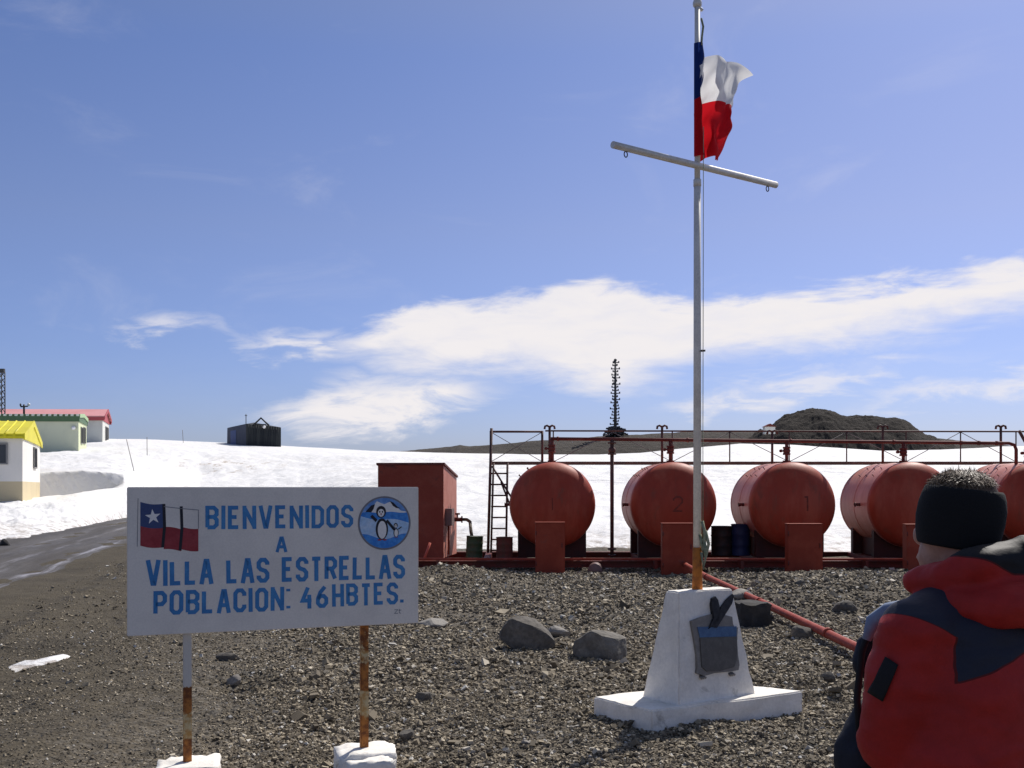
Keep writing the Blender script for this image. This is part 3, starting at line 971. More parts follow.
# loose gravel ---------------------------------------------------------------
def make_gravel():
    # broken stone: an irregular eight-cornered chip
    ico = np.array([(-1, -1, -1), (1, -1, -1), (1, 1, -1), (-1, 1, -1), (-1, -1, 1), (1, -1, 1), (1, 1, 1), (-1, 1, 1)], float) * 0.62
    fc = np.array([(0, 2, 1), (0, 3, 2), (4, 5, 6), (4, 6, 7), (0, 1, 5), (0, 5, 4), (1, 2, 6), (1, 6, 5), (2, 3, 7), (2, 7, 6), (3, 0, 4), (3, 4, 7)])
    nv = 8
    bounds = [(4.9, 8.5, 135000, 0.0092), (8.5, 13, 120000, 0.0125), (13, 23.5, 100000, 0.0185)]
    vs, fs = [], []
    off = 0
    for y0, y1, n, s0 in bounds:
        y = np.sqrt(rng.uniform(y0 ** 2, y1 ** 2, n))
        u = rng.uniform(-0.53, 0.53, n)
        x = u * y
        # clusters and bare patches; thin on the fine dirt to the left, none on the track
        dens = 0.75 + 0.9 * fbm(x * 0.8, y * 0.8, 3, 71)
        left = sst(x + 0.2 * y + 1.2 * fbm(x * 0.7, y * 0.7, 3, 72), 0.3, -1.3)
        dens = dens * (1 - 0.78 * left)
        dens = dens * sst(x + 0.24 * y, -3.8, -2.6)
        mound = np.exp(-((x - 5.0) ** 2 + (y - 17) ** 2) / 3.5)
        dens = dens + 0.6 * mound
        keep = rng.uniform(0, 1, n) < dens
        x, y = x[keep], y[keep]
        n = len(x)
        left = left[keep]
        s = s0 * np.exp(rng.normal(0, 0.40, n)) * (1 - 0.35 * left) * (1 + 0.15 * mound[keep])
        big = rng.uniform(0, 1, n) < 0.008
        s = np.where(big, s * 2.0, s)
        q = rng.normal(size=(n, 3, 3))
        # random rotation by Gram-Schmidt
        a = q[:, 0] / np.linalg.norm(q[:, 0], axis=1, keepdims=True)
        b = q[:, 1] - (q[:, 1] * a).sum(1, keepdims=True) * a
        b /= np.linalg.norm(b, axis=1, keepdims=True)
        c = np.cross(a, b)
        rot = np.stack([a, b, c], 1)
        sc = np.stack([rng.uniform(0.9, 1.5, n), rng.uniform(0.7, 1.05, n), rng.uniform(0.5, 0.85, n)], 1)
        loc = ico[None] * (1 + rng.normal(0, 0.22, (n, nv, 1)))
        loc = loc * sc[:, None, :]
        loc = np.einsum('nvk,nkj->nvj', loc, rot)
        loc[..., 2] *= 0.75
        loc = loc * s[:, None, None]
        z = ground_z(x, y) + s * rng.uniform(-0.05, 0.70, n)
        loc += np.stack([x, y, z], 1)[:, None, :]
        vs.append(loc.reshape(-1, 3))
        fs.append((fc[None] + (np.arange(n) * nv)[:, None, None] + off).reshape(-1, 3))
        off += n * nv
    o = np_mesh('gravel', np.concatenate(vs), np.concatenate(fs), M['pebbles'], False)
    o['kind'] = 'stuff'
    o['label'] = 'loose grey brown gravel covering the ground'
    return o


make_gravel()

# snow remnant on the dirt
sp = MB()
outl = [(3, 669), (12, 665.5), (22, 662), (34, 660.5), (46, 659), (56, 656.5), (68, 654.5), (73, 655.5), (66, 659), (58, 662), (48, 664.5), (36, 666.5), (24, 669), (12, 672)]


def on_ground(px, py, h=0.0):
    Y = F * EYE / (py - HOR)
    for _ in range(6):
        x = (px - 512) / F * Y
        Y = F * (EYE - gz(x, Y) - h) / (py - HOR)
    x = (px - 512) / F * Y
    return Vector((x, Y, gz(x, Y) + h))


pts = [on_ground(*q) for q in outl]
cen = sum(pts, Vector()) / len(pts)
ring1 = [p + Vector((0, 0, -0.02)) for p in pts]
ring2 = [cen + (p - cen) * 0.82 + Vector((0, 0, 0.018)) for p in pts]
nn = len(pts)
sp.add(ring1 + ring2 + [cen + Vector((0, 0, 0.024))], [(i, (i + 1) % nn, nn + (i + 1) % nn, nn + i) for i in range(nn)] + [(nn + i, nn + (i + 1) % nn, 2 * nn) for i in range(nn)], 0, True)
structure(sp.build('snow_patch', M['snow']))


# ------------------------------------------------------------------ welcome sign
SC = 0.90
SL = Vector((-2.347 * SC, 6.40 * SC, EYE))
SR = Vector((-0.626 * SC, 7.03 * SC, EYE))
SH = 0.911 * SC
s_dir = (SR - SL)
SW = s_dir.length
s_dir.normalize()
s_nrm = Vector((s_dir.y, -s_dir.x, 0))      # towards the viewer
TH = 0.028


def SB(x, y, d=0.0):
    """board point: x metres from left edge, y metres below the top edge, d in front"""
    return SL + s_dir * x + Vector((0, 0, -y)) + s_nrm * d


sign = thing('welcome_sign', 'white painted board on two rusty posts reading BIENVENIDOS A VILLA LAS ESTRELLAS', 'sign', (SL + SR) / 2 + Vector((0, 0, -EYE)))
b = MB()
bm = bmesh.new()
bmesh.ops.create_cube(bm, size=1.0)
for v in bm.verts:
    v.co = Vector((v.co.x * SW, v.co.y * TH, v.co.z * SH))
bmesh.ops.bevel(bm, geom=bm.edges[:], offset=0.004, segments=2, affect='EDGES')
ang_s = math.atan2(s_dir.y, s_dir.x)
b.addbm(bm, Matrix.Translation(SB(SW / 2, SH / 2, -TH / 2)) @ Matrix.Rotation(ang_s, 4, 'Z'))
board = b.build('board', M['sign_white'], sign)
layer = [0.0008]


def ribbon(mb, pts, wd, d, closed=False, mi=0, conv=SB):
    """mitred painted stroke in board coordinates"""
    p = [Vector(q) for q in pts]
    n = len(p)
    L, Rr = [], []
    for i in range(n):
        if closed:
            a, c = p[(i - 1) % n], p[(i + 1) % n]
        else:
            a, c = p[max(i - 1, 0)], p[min(i + 1, n - 1)]
        d1 = (p[i] - a)
        d2 = (c - p[i])
        d1 = d1.normalized() if d1.length > 1e-9 else d2.normalized()
        d2 = d2.normalized() if d2.length > 1e-9 else d1
        t = (d1 + d2)
        t = t.normalized() if t.length > 1e-6 else d1
        nrm = Vector((-t.y, t.x))
        k = 1 / max(0.5, nrm.dot(Vector((-d1.y, d1.x))))
        L.append(p[i] + nrm * wd / 2 * k)
        Rr.append(p[i] - nrm * wd / 2 * k)
    vs = [conv(q.x, q.y, d) for q in L] + [conv(q.x, q.y, d) for q in Rr]
    m_ = n if closed else n - 1
    mb.add(vs, [(i, (i + 1) % n, n + (i + 1) % n, n + i) for i in range(m_)], mi)


def poly(mb, pts, d, mi=0, conv=SB):
    mb.add([conv(q[0], q[1], d) for q in pts], [tuple(range(len(pts)))], mi)


# block capitals as brush strokes in a unit box, y up
GL = {
    'A': (0.72, [[(0, 0), (0.42, 1), (0.58, 1), (1, 0)], [(0.2, 0.3), (0.8, 0.3)]]),
    'B': (0.66, [[(0, 0), (0, 1), (0.7, 1), (1, 0.86), (1, 0.66), (0.75, 0.53), (0, 0.53)], [(0.7, 0.53), (1, 0.38), (1, 0.14), (0.7, 0), (0, 0)]]),
    'C': (0.64, [[(1, 0.72), (1, 0.85), (0.72, 1), (0.28, 1), (0, 0.85), (0, 0.15), (0.28, 0), (0.72, 0), (1, 0.15), (1, 0.28)]]),
    'D': (0.66, [[(0, 0), (0, 1), (0.65, 1), (1, 0.84), (1, 0.16), (0.65, 0), (0, 0)]]),
    'E': (0.60, [[(1, 1), (0, 1), (0, 0), (1, 0)], [(0, 0.52), (0.8, 0.52)]]),
    'H': (0.66, [[(0, 0), (0, 1)], [(1, 0), (1, 1)], [(0, 0.5), (1, 0.5)]]),
    'I': (0.0, [[(0, 0), (0, 1)]]),
    'L': (0.58, [[(0, 1), (0, 0), (1, 0)]]),
    'N': (0.70, [[(0, 0), (0, 1)], [(0, 1), (1, 0)], [(1, 0), (1, 1)]]),
    'O': (0.66, [[(0.28, 1), (0.72, 1), (1, 0.85), (1, 0.15), (0.72, 0), (0.28, 0), (0, 0.15), (0, 0.85), (0.28, 1)]]),
    'P': (0.64, [[(0, 0), (0, 1), (0.7, 1), (1, 0.85), (1, 0.6), (0.7, 0.45), (0, 0.45)]]),
    'R': (0.66, [[(0, 0), (0, 1), (0.7, 1), (1, 0.85), (1, 0.63), (0.7, 0.5), (0, 0.5)], [(0.55, 0.5), (1, 0)]]),
    'S': (0.64, [[(1, 0.76), (1, 0.86), (0.72, 1), (0.28, 1), (0, 0.86), (0, 0.66), (0.25, 0.54), (0.75, 0.47), (1, 0.34), (1, 0.14), (0.72, 0), (0.28, 0), (0, 0.14), (0, 0.25)]]),
    'T': (0.64, [[(0, 1), (1, 1)], [(0.5, 1), (0.5, 0)]]),
    'V': (0.74, [[(0, 1), (0.43, 0), (0.57, 0), (1, 1)]]),
    '4': (0.66, [[(0.62, 1), (0, 0.32), (1, 0.32)], [(0.75, 0.62), (0.75, 0)]]),
    '6': (0.62, [[(0.85, 1), (0.3, 0.72), (0, 0.38), (0, 0.15), (0.3, 0), (0.7, 0), (1, 0.15), (1, 0.38), (0.7, 0.52), (0.3, 0.52), (0.05, 0.38)]]),
    ':': (0.0, [[(0, 0.0), (0, 0.13)], [(0.0, 0.87), (0.0, 1.0)]]),
    '.': (0.0, [[(0, -0.02), (0, 0.15)]]),
    '1': (0.0, [[(0, 0), (0, 1)]]),
    '2': (0.62, [[(0, 0.74), (0, 0.86), (0.28, 1), (0.72, 1), (1, 0.86), (1, 0.62), (0, 0), (1, 0)]]),
    '3': (0.62, [[(0, 0.86), (0.28, 1), (0.72, 1), (1, 0.86), (1, 0.66), (0.6, 0.53), (1, 0.4), (1, 0.14), (0.72, 0), (0.28, 0), (0, 0.14)]]),
}


def text_line(name, text, x0, x1, ytop, ybot, parent, material, stroke=0.168, gap=0.22, space=0.42, slope=0.0):
    h = ybot - ytop
    st = stroke * h
    ci = h - st
    adv = []
    for ch in text:
        adv.append(space * h if ch == ' ' else GL[ch][0] * ci + st)
    gaps = gap * h * (len(text) - 1)
    k = (x1 - x0) / (sum(adv) + gaps)
    mb = MB()
    x = x0
    for ch, a in zip(text, adv):
        if ch != ' ':
            wbox = GL[ch][0] * ci * k
            tilt = random.uniform(-0.012, 0.012)
            dy = random.uniform(-0.012, 0.012) * h
            for si, line in enumerate(GL[ch][1]):
                n = len(line)
                pts = []
                for (lx, ly) in line:
                    yy = ybot - st / 2 - ly * ci
                    if n == 2 and abs(line[0][0] - line[1][0]) < 1e-6 and ch not in ':.':      # free vertical stroke runs the whole height
                        yy = ybot - (0 if ly < 0.01 else h if ly > 0.99 else st / 2 + ly * ci)
                    pts.append((x + st * k / 2 + lx * wbox + tilt * ly * h, yy + dy + slope * (x - x0)))
                if ch in 'AV' and n > 2:
                    pts = [(px_, (ybot + dy + slope * (x - x0) if ly < 0.01 and ch == 'A' else ytop + dy if ly > 0.99 and ch == 'V' else py_)) for (px_, py_), (lx, ly) in zip(pts, line)]
                closed = (line[0] == line[-1])
                if closed:
                    pts = pts[:-1]
                ribbon(mb, pts, st, 0.0009 + 0.00025 * si, closed)
        x += (a + gap * h) * k
    return mb.build(name, material, parent, fix=False)


UW = lambda s: s * SW
text_line('lettering', 'BIENVENIDOS', UW(0.253), UW(0.757), 0.130 * SH, 0.292 * SH, board, M['sign_blue'])
text_line('lettering', 'A', UW(0.486), UW(0.527), 0.348 * SH, 0.458 * SH, board, M['sign_blue'], stroke=0.2)
text_line('lettering', 'VILLA LAS ESTRELLAS', UW(0.062), UW(0.947), 0.494 * SH, 0.668 * SH, board, M['sign_blue'])
text_line('lettering', 'POBLACION:', UW(0.085), UW(0.535), 0.702 * SH, 0.868 * SH, board, M['sign_blue'])
text_line('lettering', '46', UW(0.575), UW(0.668), 0.698 * SH, 0.862 * SH, board, M['sign_blue'], stroke=0.17)
text_line('lettering', 'HBTES.', UW(0.686), UW(0.942), 0.694 * SH, 0.854 * SH, board, M['sign_blue'])
sg = MB()
for dx_, pts in enumerate(([(0, 0), (0.02, 0), (0, 0.022), (0.022, 0.022)], [(0.03, -0.004), (0.03, 0.02), (0.04, 0.022)], [(0.025, 0.004), (0.042, 0.003)])):
    ribbon(sg, [(UW(0.91) + p_[0], 0.895 * SH + p_[1]) for p_ in pts], 0.004, 0.001 + 0.0002 * dx_)
sg.build('signature', M['emblem_ring'], board, fix=False)

# painted flag on the board
fl = MB()
fx0, fx1 = UW(0.042), UW(0.228)
fw = fx1 - fx0
ft, fh = 0.100 * SH, 0.30 * SH


def wave(x):          # painted as three hanging folds
    t = (x - fx0) / fw
    return 0.045 * SH * t + 0.008 * SH * math.sin(t * 9)


def fold(x0, x1, y0, y1, d, mi):
    n = 8
    top = [(x0 + (x1 - x0) * i / n, ft + y0 * fh + wave(x0 + (x1 - x0) * i / n)) for i in range(n + 1)]
    bot = [(x0 + (x1 - x0) * i / n, ft + y1 * fh + wave(x0 + (x1 - x0) * i / n)) for i in range(n + 1)]
    poly(fl, top + bot[::-1], d, mi)


c1_, c2_ = fx0 + fw * 0.40, fx0 + fw * 0.70
fold(fx0, c1_, 0.0, 0.54, 0.0010, 0)
fold(fx0, c1_, 0.54, 0.98, 0.0010, 1)
fold(c1_, c2_, 0.06, 0.52, 0.0010, 2)
fold(c1_, c2_, 0.52, 1.02, 0.0010, 1)
fold(c2_, fx1, 0.03, 0.46, 0.0010, 2)
fold(c2_, fx1, 0.46, 0.97, 0.0010, 1)
for xx, a_, b_ in ((c1_, 0.0, 0.98), (c2_, 0.0, 1.0)):
    ribbon(fl, [(xx, ft + a_ * fh + wave(xx)), (xx + 0.004, ft + 0.5 * fh + wave(xx)), (xx - 0.006, ft + b_ * fh + wave(xx))], 0.016, 0.0014, mi=3)
ribbon(fl, [(c1_, ft + 0.06 * fh + wave(c1_)), (c2_, ft + 0.05 * fh + wave(c2_)), (fx1, ft + 0.03 * fh + wave(fx1)), (fx1, ft + 0.46 * fh + wave(fx1))], 0.004, 0.0016, mi=4)
ribbon(fl, [(fx0 - 0.012, ft - 0.02), (fx0 - 0.016, ft + fh * 1.0)], 0.003, 0.0016, mi=4)
st_c = (fx0 + fw * 0.215, ft + fh * 0.28 + wave(fx0 + fw * 0.2))
star = []
for i in range(10):
    r_ = 0.043 if i % 2 == 0 else 0.017
    star.append((st_c[0] + r_ * math.sin(i * math.pi / 5 - 0.1), st_c[1] - r_ * math.cos(i * math.pi / 5 - 0.1)))
n0 = len(star)
fl.add([SB(st_c[0], st_c[1], 0.0014)] + [SB(q[0], q[1], 0.0014) for q in star], [(0, 1 + i, 1 + (i + 1) % n0) for i in range(n0)], 5)
fl.build('painted_flag', [M['sign_navy'], M['sign_red'], M['sign_white'], M['sign_black'], M['emblem_ring'], M['sign_pale']], board, fix=False)

# round town emblem: two penguins on the ice before a bay and snowy peaks
em = MB()
ER = 0.178 * SC
EC = (UW(0.873), 0.262 * SH)


def ER_pt(x, y, d):
    return SB(EC[0] + x * ER, EC[1] - y * ER, d)


def disc(c, rx, ry, d, mi, rot=0.0, n=28):
    pts = []
    for i in range(n):
        a = 2 * math.pi * i / n
        x, y = rx * math.cos(a), ry * math.sin(a)
        pts.append((c[0] + x * math.cos(rot) - y * math.sin(rot), c[1] + x * math.sin(rot) + y * math.cos(rot)))
    poly(em, pts, d, mi, ER_pt)


def bandf(ftop, fbot, d, mi, r=0.93, n=44):
    xs = np.linspace(-r, r, n)
    T_, B_ = [], []
    for x in xs:
        c = math.sqrt(max(r * r - x * x, 0))
        t = max(min(ftop(x), c), -c)
        q = max(min(fbot(x), c), -c)
        T_.append((x, max(t, q)))
        B_.append((x, min(t, q)))
    vs = [ER_pt(x, y, d) for x, y in T_] + [ER_pt(x, y, d) for x, y in B_]
    em.add(vs, [(i, i + 1, n + i + 1, n + i) for i in range(n - 1)], mi)


mount = lambda x: float(np.interp(x, [-1, -0.75, -0.6, -0.42, -0.3, -0.12, 0.0, 0.12, 0.25, 0.45, 0.62, 1], [0.42, 0.42, 0.5, 0.6, 0.82, 0.74, 0.70, 0.76, 0.80, 0.62, 0.46, 0.4]))
disc((0, 0), 1.0, 1.0, 0.0010, 0, n=56)
disc((0, 0), 0.935, 0.935, 0.0014, 1, n=56)
bandf(mount, lambda x: 0.36, 0.0018, 4)
bandf(lambda x: 0.40 + 0.02 * math.sin(7 * x), lambda x: -0.1, 0.0020, 2)
bandf(lambda x: 0.14 - 0.12 * x + 0.05 * math.sin(4 * x), lambda x: -0.5, 0.0022, 3)
bandf(lambda x: 0.12 + 0.10 * math.cos(3 * x) - 0.20, lambda x: -0.6, 0.0024, 3)
bandf(lambda x: -0.50 - 0.10 * math.cos(4 * x), lambda x: -1.0, 0.0026, 2)
poly(em, [(-0.72, 0.42), (-0.5, 0.66), (-0.36, 0.70), (-0.42, 0.52), (-0.5, 0.40)], 0.0028, 5, ER_pt)
poly(em, [(0.2, 0.82), (0.34, 0.76), (0.5, 0.60), (0.62, 0.54), (0.44, 0.56), (0.32, 0.64)], 0.0028, 5, ER_pt)
for (cx, cy, k) in ((-0.10, 0.0, 1.0), (0.44, -0.27, 0.42)):
    g = lambda x, y: (cx + x * k, cy + y * k)
    disc(g(0, -0.22), 0.235 * k, 0.40 * k, 0.0030, 5)
    disc(g(-0.03, 0.42), 0.185 * k, 0.22 * k, 0.0032, 5)
    disc(g(0.01, -0.25), 0.165 * k, 0.33 * k, 0.0034, 6)
    disc(g(-0.03, 0.38), 0.120 * k, 0.145 * k, 0.0036, 6)
    ribbon(em, [g(-0.2, 0.08), g(-0.40, 0.28)] if k > 0.9 else [g(-0.2, 0.08), g(-0.42, 0.36)], 0.11 * k, 0.0030, mi=5, conv=ER_pt)
    ribbon(em, [g(0.18, 0.1), g(0.48, -0.25)] if k > 0.9 else [g(0.2, 0.08), g(0.50, 0.30)], 0.10 * k, 0.0030, mi=5, conv=ER_pt)
    for dx_ in (-0.08, 0.02):
        disc(g(dx_, 0.42), 0.025 * k, 0.04 * k, 0.0038, 5, n=10)
    poly(em, [g(-0.06, 0.36), g(0.0, 0.36), g(-0.03, 0.28)], 0.0038, 7, ER_pt)
    for dx_ in (-0.09, 0.11):
        disc(g(dx_, -0.62), 0.08 * k, 0.03 * k, 0.0038, 7, n=12)
em.build('emblem', [M['emblem_ring'], M['emblem_sky'], M['emblem_water'], M['emblem_ice'], M['sign_pale'], M['sign_black'], M['sign_pale'], M['sign_red']], board, fix=False)

# posts and their whitewashed footings
for t, bands, ftop in ((0.194, [], 0.115), (0.806, [], 0.175)):
    c = SB(t * SW, 0, -TH - 0.027)
    base = gz(c.x, c.y)
    pm = MB()
    zy = lambda py: EYE + (HOR - py) / F * c.y
    if t < 0.5:
        zn = [(zy(775), 0.9, 0), (zy(745), 0.95, 0), (zy(733), 0.25, 0), (zy(716), 0.3, 0), (zy(704), 0.9, 0), (zy(690), 1.0, 0), (zy(683), 0.05, 1.0), (zy(600), 0.0, 1.0)]
    else:
        zn = [(zy(760), 0.9, 0), (zy(722), 0.95, 0), (zy(708), 0.15, 0), (zy(692), 0.25, 0), (zy(682), 0.8, 0), (zy(668), 0.75, 0), (zy(655), 0.35, 0), (zy(640), 0.6, 0), (zy(600), 0.5, 0)]
    pm.box((c.x, c.y, (EYE - 0.10 + base + 0.02) / 2), (0.046, 0.046, EYE - 0.12 - base), 0, ang_s, 0.004)
    pm.build('post', post_material('post_paint', zn), sign)
    fm = MB()
    bm = bmesh.new()
    bmesh.ops.create_cube(bm, size=1.0)
    bmesh.ops.subdivide_edges(bm, edges=bm.edges[:], cuts=9, use_grid_fill=True)
    hh = ftop + 0.14
    for v in bm.verts:
        q = v.co.copy()
        ln = q.length
        # rounded, hand-cast block
        q = q * (1 - 0.10 * max(0, ln - 0.62))
        if q.z > 0.30 and q.x < -0.30:
            q.z -= 0.05
        n_ = float(fbm(np.array([q.x * 5 + t * 40]), np.array([q.y * 5]), 4, 7, np.array([q.z * 5]))[0])
        q = q * (1 + 0.13 * n_)
        v.co = Vector((q.x * 0.34, q.y * 0.30, q.z * hh))
    fm.addbm(bm, Matrix.Translation((c.x + 0.01, c.y - 0.02, base + ftop - hh / 2)) @ Matrix.Rotation(ang_s - 0.1, 4, 'Z'), 0, True)
    if t > 0.5:
        bm = bmesh.new()
        bmesh.ops.create_cube(bm, size=1.0)
        bmesh.ops.subdivide_edges(bm, edges=bm.edges[:], cuts=7, use_grid_fill=True)
        for v in bm.verts:
            q = v.co * (1 - 0.12 * max(0, v.co.length - 0.6))
            n_ = float(fbm(np.array([q.x * 6]), np.array([q.y * 6]), 4, 17, np.array([q.z * 6]))[0])
            q = q * (1 + 0.16 * n_)
            v.co = Vector((q.x * 0.28, q.y * 0.16, q.z * 0.26))
        fm.addbm(bm, Matrix.Translation((c.x + 0.05, c.y - 0.17, base + 0.02)) @ Matrix.Rotation(ang_s + 0.05, 4, 'Z'), 0, True)
    fm.build('footing', M['whitewash'], sign)

# ------------------------------------------------------------------ monument
MZ = 0.155
monument = thing('monument', 'whitewashed concrete plinth with dark shield plaque at foot of flagpole', 'monument', (1.38, 7.75, 0))


def rough_solid(rings, nseg, name, material, parent, noise=0.004, seed=3):
    """solid through stacked quads, subdivided and slightly uneven"""
    bm = bmesh.new()
    vv = []
    for ring in rings:
        vv.append([bm.verts.new(p) for p in ring])
    for a, b_ in zip(vv, vv[1:]):
        for i in range(4):
            bm.faces.new((a[i], a[(i + 1) % 4], b_[(i + 1) % 4], b_[i]))
    bm.faces.new(vv[-1])
    bm.faces.new(vv[0][::-1])
    bmesh.ops.bevel(bm, geom=[e for e in bm.edges], offset=0.010, segments=2, affect='EDGES')
    bmesh.ops.subdivide_edges(bm, edges=[e for e in bm.edges if e.calc_length() > 0.08], cuts=nseg, use_grid_fill=True)
    bmesh.ops.triangulate(bm, faces=[f for f in bm.faces if len(f.verts) > 4])
    for v in bm.verts:
        n_ = [float(fbm(np.array([v.co.x * 9 + k * 31]), np.array([v.co.y * 9]), 3, seed, np.array([v.co.z * 9]))[0]) for k in range(3)]
        v.co += Vector(n_) * noise
    mb = MB()
    mb.addbm(bm)
    return mb.build(name, material, parent)


slab_xy = [(0.964, 7.235), (2.195, 7.92), (1.66, 8.33), (0.595, 7.71)]
rough_solid([[(x, y, -0.10) for x, y in slab_xy], [(x, y, MZ - 0.005 + 0.01) for x, y in slab_xy]], 10, 'base_slab', M['whitewash'], monument, 0.012, 5)
lo_xy = [Vector((1.177, 7.40)), Vector((1.825, 7.84)), Vector((1.60, 8.16)), Vector((0.947, 7.71))]
hi_xy = [Vector((1.200, 7.55)), Vector((1.635, 7.80)), Vector((1.56, 7.95)), Vector((1.130, 7.69))]
zt = EYE - 0.755
pl = rough_solid([[(q.x, q.y, MZ - 0.03) for q in lo_xy], [(q.x, q.y, zt) for q in hi_xy]], 12, 'pedestal', M['whitewash'], monument, 0.010, 8)
# plaque on the front face
f00 = Vector((lo_xy[0].x, lo_xy[0].y, MZ - 0.03))
f10 = Vector((lo_xy[1].x, lo_xy[1].y, MZ - 0.03))
f01 = Vector((hi_xy[0].x, hi_xy[0].y, zt))
f11 = Vector((hi_xy[1].x, hi_xy[1].y, zt))
pn = (f10 - f00).cross(f01 - f00).normalized()
if pn.y > 0:
    pn = -pn
px_ax = (f10 - f00).normalized()
py_ax = pn.cross(px_ax)
if py_ax.z < 0:
    py_ax = -py_ax


def face_hit(px, py):
    d = Vector(((px - 512) / F, 1, (HOR - py) / F))
    o = Vector((0, 0, EYE))
    t = (f00 - o).dot(pn) / d.dot(pn)
    return o + d * t


def plaque_part(name, img, material, d0, d1, parent):
    mb = MB()
    mb.prism([face_hit(*q) + pn * d0 for q in img], pn * (d1 - d0))
    return mb.build(name, material, parent)


shield = plaque_part('plaque', [(689, 621), (697, 617.5), (706, 615), (714, 613), (722, 615), (730, 617), (736.5, 620.5), (735.5, 626), (734.5, 640), (735.5, 655), (737, 665),
                                (736, 670), (728, 671.5), (712, 673), (702, 676), (694.5, 673), (695, 668), (694.5, 655), (692, 640), (690, 629)], M['plaque'], -0.004, 0.026, monument)
plaque_part('shield_field', [(697, 638), (734, 637), (733.5, 660), (731, 667), (717, 671), (704, 671.5), (699, 667), (698, 655)], M['plaque_field'], 0.026, 0.034, shield)
plaque_part('blue_band', [(694.5, 627), (733.6, 626.5), (733.5, 636.5), (697, 637.5)], M['plaque_blue'], 0.026, 0.032, shield)
for q in ((701, 676), (730, 673)):
    mb = MB()
    c = face_hit(*q)
    for k in (-1, 0, 1):
        mb.tube([c + pn * 0.0 + px_ax * k * 0.014, c + pn * 0.028 + px_ax * k * 0.020 - py_ax * 0.016], 0.009, 8)
    mb.build('claw_foot', M['plaque'], shield)
pb = MB()
# dark spread wings above the shield
for img in ([(705, 629), (710, 618), (708, 604), (708.5, 598.5), (711.5, 596.5), (714, 600), (715.5, 606), (716, 612), (714.5, 620)],
            [(708, 627), (714, 617), (717, 608), (722, 600), (728.5, 594), (730, 596.5), (728, 604), (723, 612), (718, 620), (713, 628)]):
    pb.prism([face_hit(*q) + pn * 0.012 for q in img], pn * 0.03)
pb.build('wing_ornament', M['black_iron'], monument)

# ------------------------------------------------------------------ flagpole with crossbar, and the flag
PX, PY = 1.366, 7.74
pole = thing('flagpole', 'tall pale steel flagpole with slanting crossbar, rusty at its foot', 'flagpole', (PX, PY, zt))
mb = MB()
ztop = EYE + (HOR - 6) / F * PY
mb.tube([(PX, PY, zt + 0.31), (PX, PY, zt + 1.9), (PX, PY, ztop - 1.3)], [0.030, 0.028, 0.026], 16)
mb.tube([(PX, PY, ztop - 1.3), (PX, PY, ztop)], [0.0215, 0.0205], 16)
mb.tube([(PX, PY, ztop - 1.33), (PX, PY, ztop - 1.28)], 0.029, 16)
mb.build('pole', M['pole_paint'], pole)
mb = MB()
mb.tube([(PX, PY, zt - 0.02), (PX, PY, zt + 0.10), (PX, PY, zt + 0.31)], [0.040, 0.037, 0.0345], 16)
mb.build('rusty_base', M['pole_rust'], pole)
mb = MB()
mb.lathe([(0, 0.022), (0.01, 0.032), (0.03, 0.034), (0.05, 0.028), (0.07, 0.02), (0.08, 0.004)], (PX, PY, ztop - 0.01), (0, 0, 1), 16)
mb.tube([(PX + 0.02, PY - 0.01, ztop - 0.02), (PX + 0.036, PY - 0.01, ztop - 0.04)], 0.012, 8)
mb.build('finial', M['bar_metal'], pole)
zb = EYE + 2.366
bl, br_ = Vector((0.696, 7.307 - 0.05, zb)), Vector((2.07, 8.28 - 0.05, zb))
mb = MB()
mb.tube([bl, br_], 0.0245, 16)
cb = mb.build('crossbar', M['bar_metal'], pole)
bd = (br_ - bl).normalized()
for k in (0.12, (br_ - bl).length - 0.10):
    c = bl + bd * k
    mb = MB()
    ring = [c + Vector((0, 0, -0.027 - 0.018)) + bd * 0.015 * math.cos(a) + Vector((0, 0, 0.020 * math.sin(a))) for a in np.linspace(0, 2 * math.pi, 17)]
    mb.tube(ring, 0.004, 6, caps=False)
    mb.build('pulley_ring', M['dark_steel'], cb)
mb = MB()
mb.tube([(PX + 0.026, PY - 0.02, ztop - 0.10), (PX + 0.040, PY - 0.02, ztop - 0.16), (PX + 0.030, PY - 0.02, ztop - 0.24), (PX + 0.026, PY - 0.02, ztop - 0.30)], 0.008, 8)
mb.tube([(PX + 0.036, PY - 0.03, 2.2), (PX + 0.040, PY - 0.03, ztop - 0.9)], 0.0028, 6)
for a_, b_ in ((0.030, 1.35), (0.055, 1.28), (0.04, 1.22)):
    mb.tube([(PX + a_, PY - 0.03, b_ + 0.10), (PX + a_ + 0.022, PY - 0.035, b_), (PX + a_, PY - 0.03, b_ - 0.12), (PX + a_ - 0.015, PY - 0.03, b_)], 0.012, 8)
mb.tube([(PX + 0.036, PY - 0.03, 1.30), (PX + 0.036, PY - 0.03, 2.2)], 0.0028, 6)
mb.build('halyard', M['rope'], pole)
mb = MB()
mb.tube([(PX + 0.02, PY - 0.03, 2.70), (PX + 0.05, PY - 0.045, 2.70)], 0.008, 8)
mb.build('cleat', M['dark_steel'], pole)

# flag streaming away from the camera in soft folds
NU, NV = 120, 60
path = [Vector((PX - 0.030, PY - 0.030)), Vector((PX + 0.006, PY - 0.036)), Vector((PX + 0.036, PY - 0.012)), Vector((PX + 0.050, PY + 0.12)), Vector((PX + 0.055, PY + 0.24)),
        Vector((PX + 0.11, PY + 0.20)), Vector((PX + 0.19, PY + 0.17)), Vector((PX + 0.255, PY + 0.24)), Vector((PX + 0.30, PY + 0.33)),
        Vector((PX + 0.36, PY + 0.36)), Vector((PX + 0.42, PY + 0.40)), Vector((PX + 0.47, PY + 0.48)), Vector((PX + 0.51, PY + 0.57))]


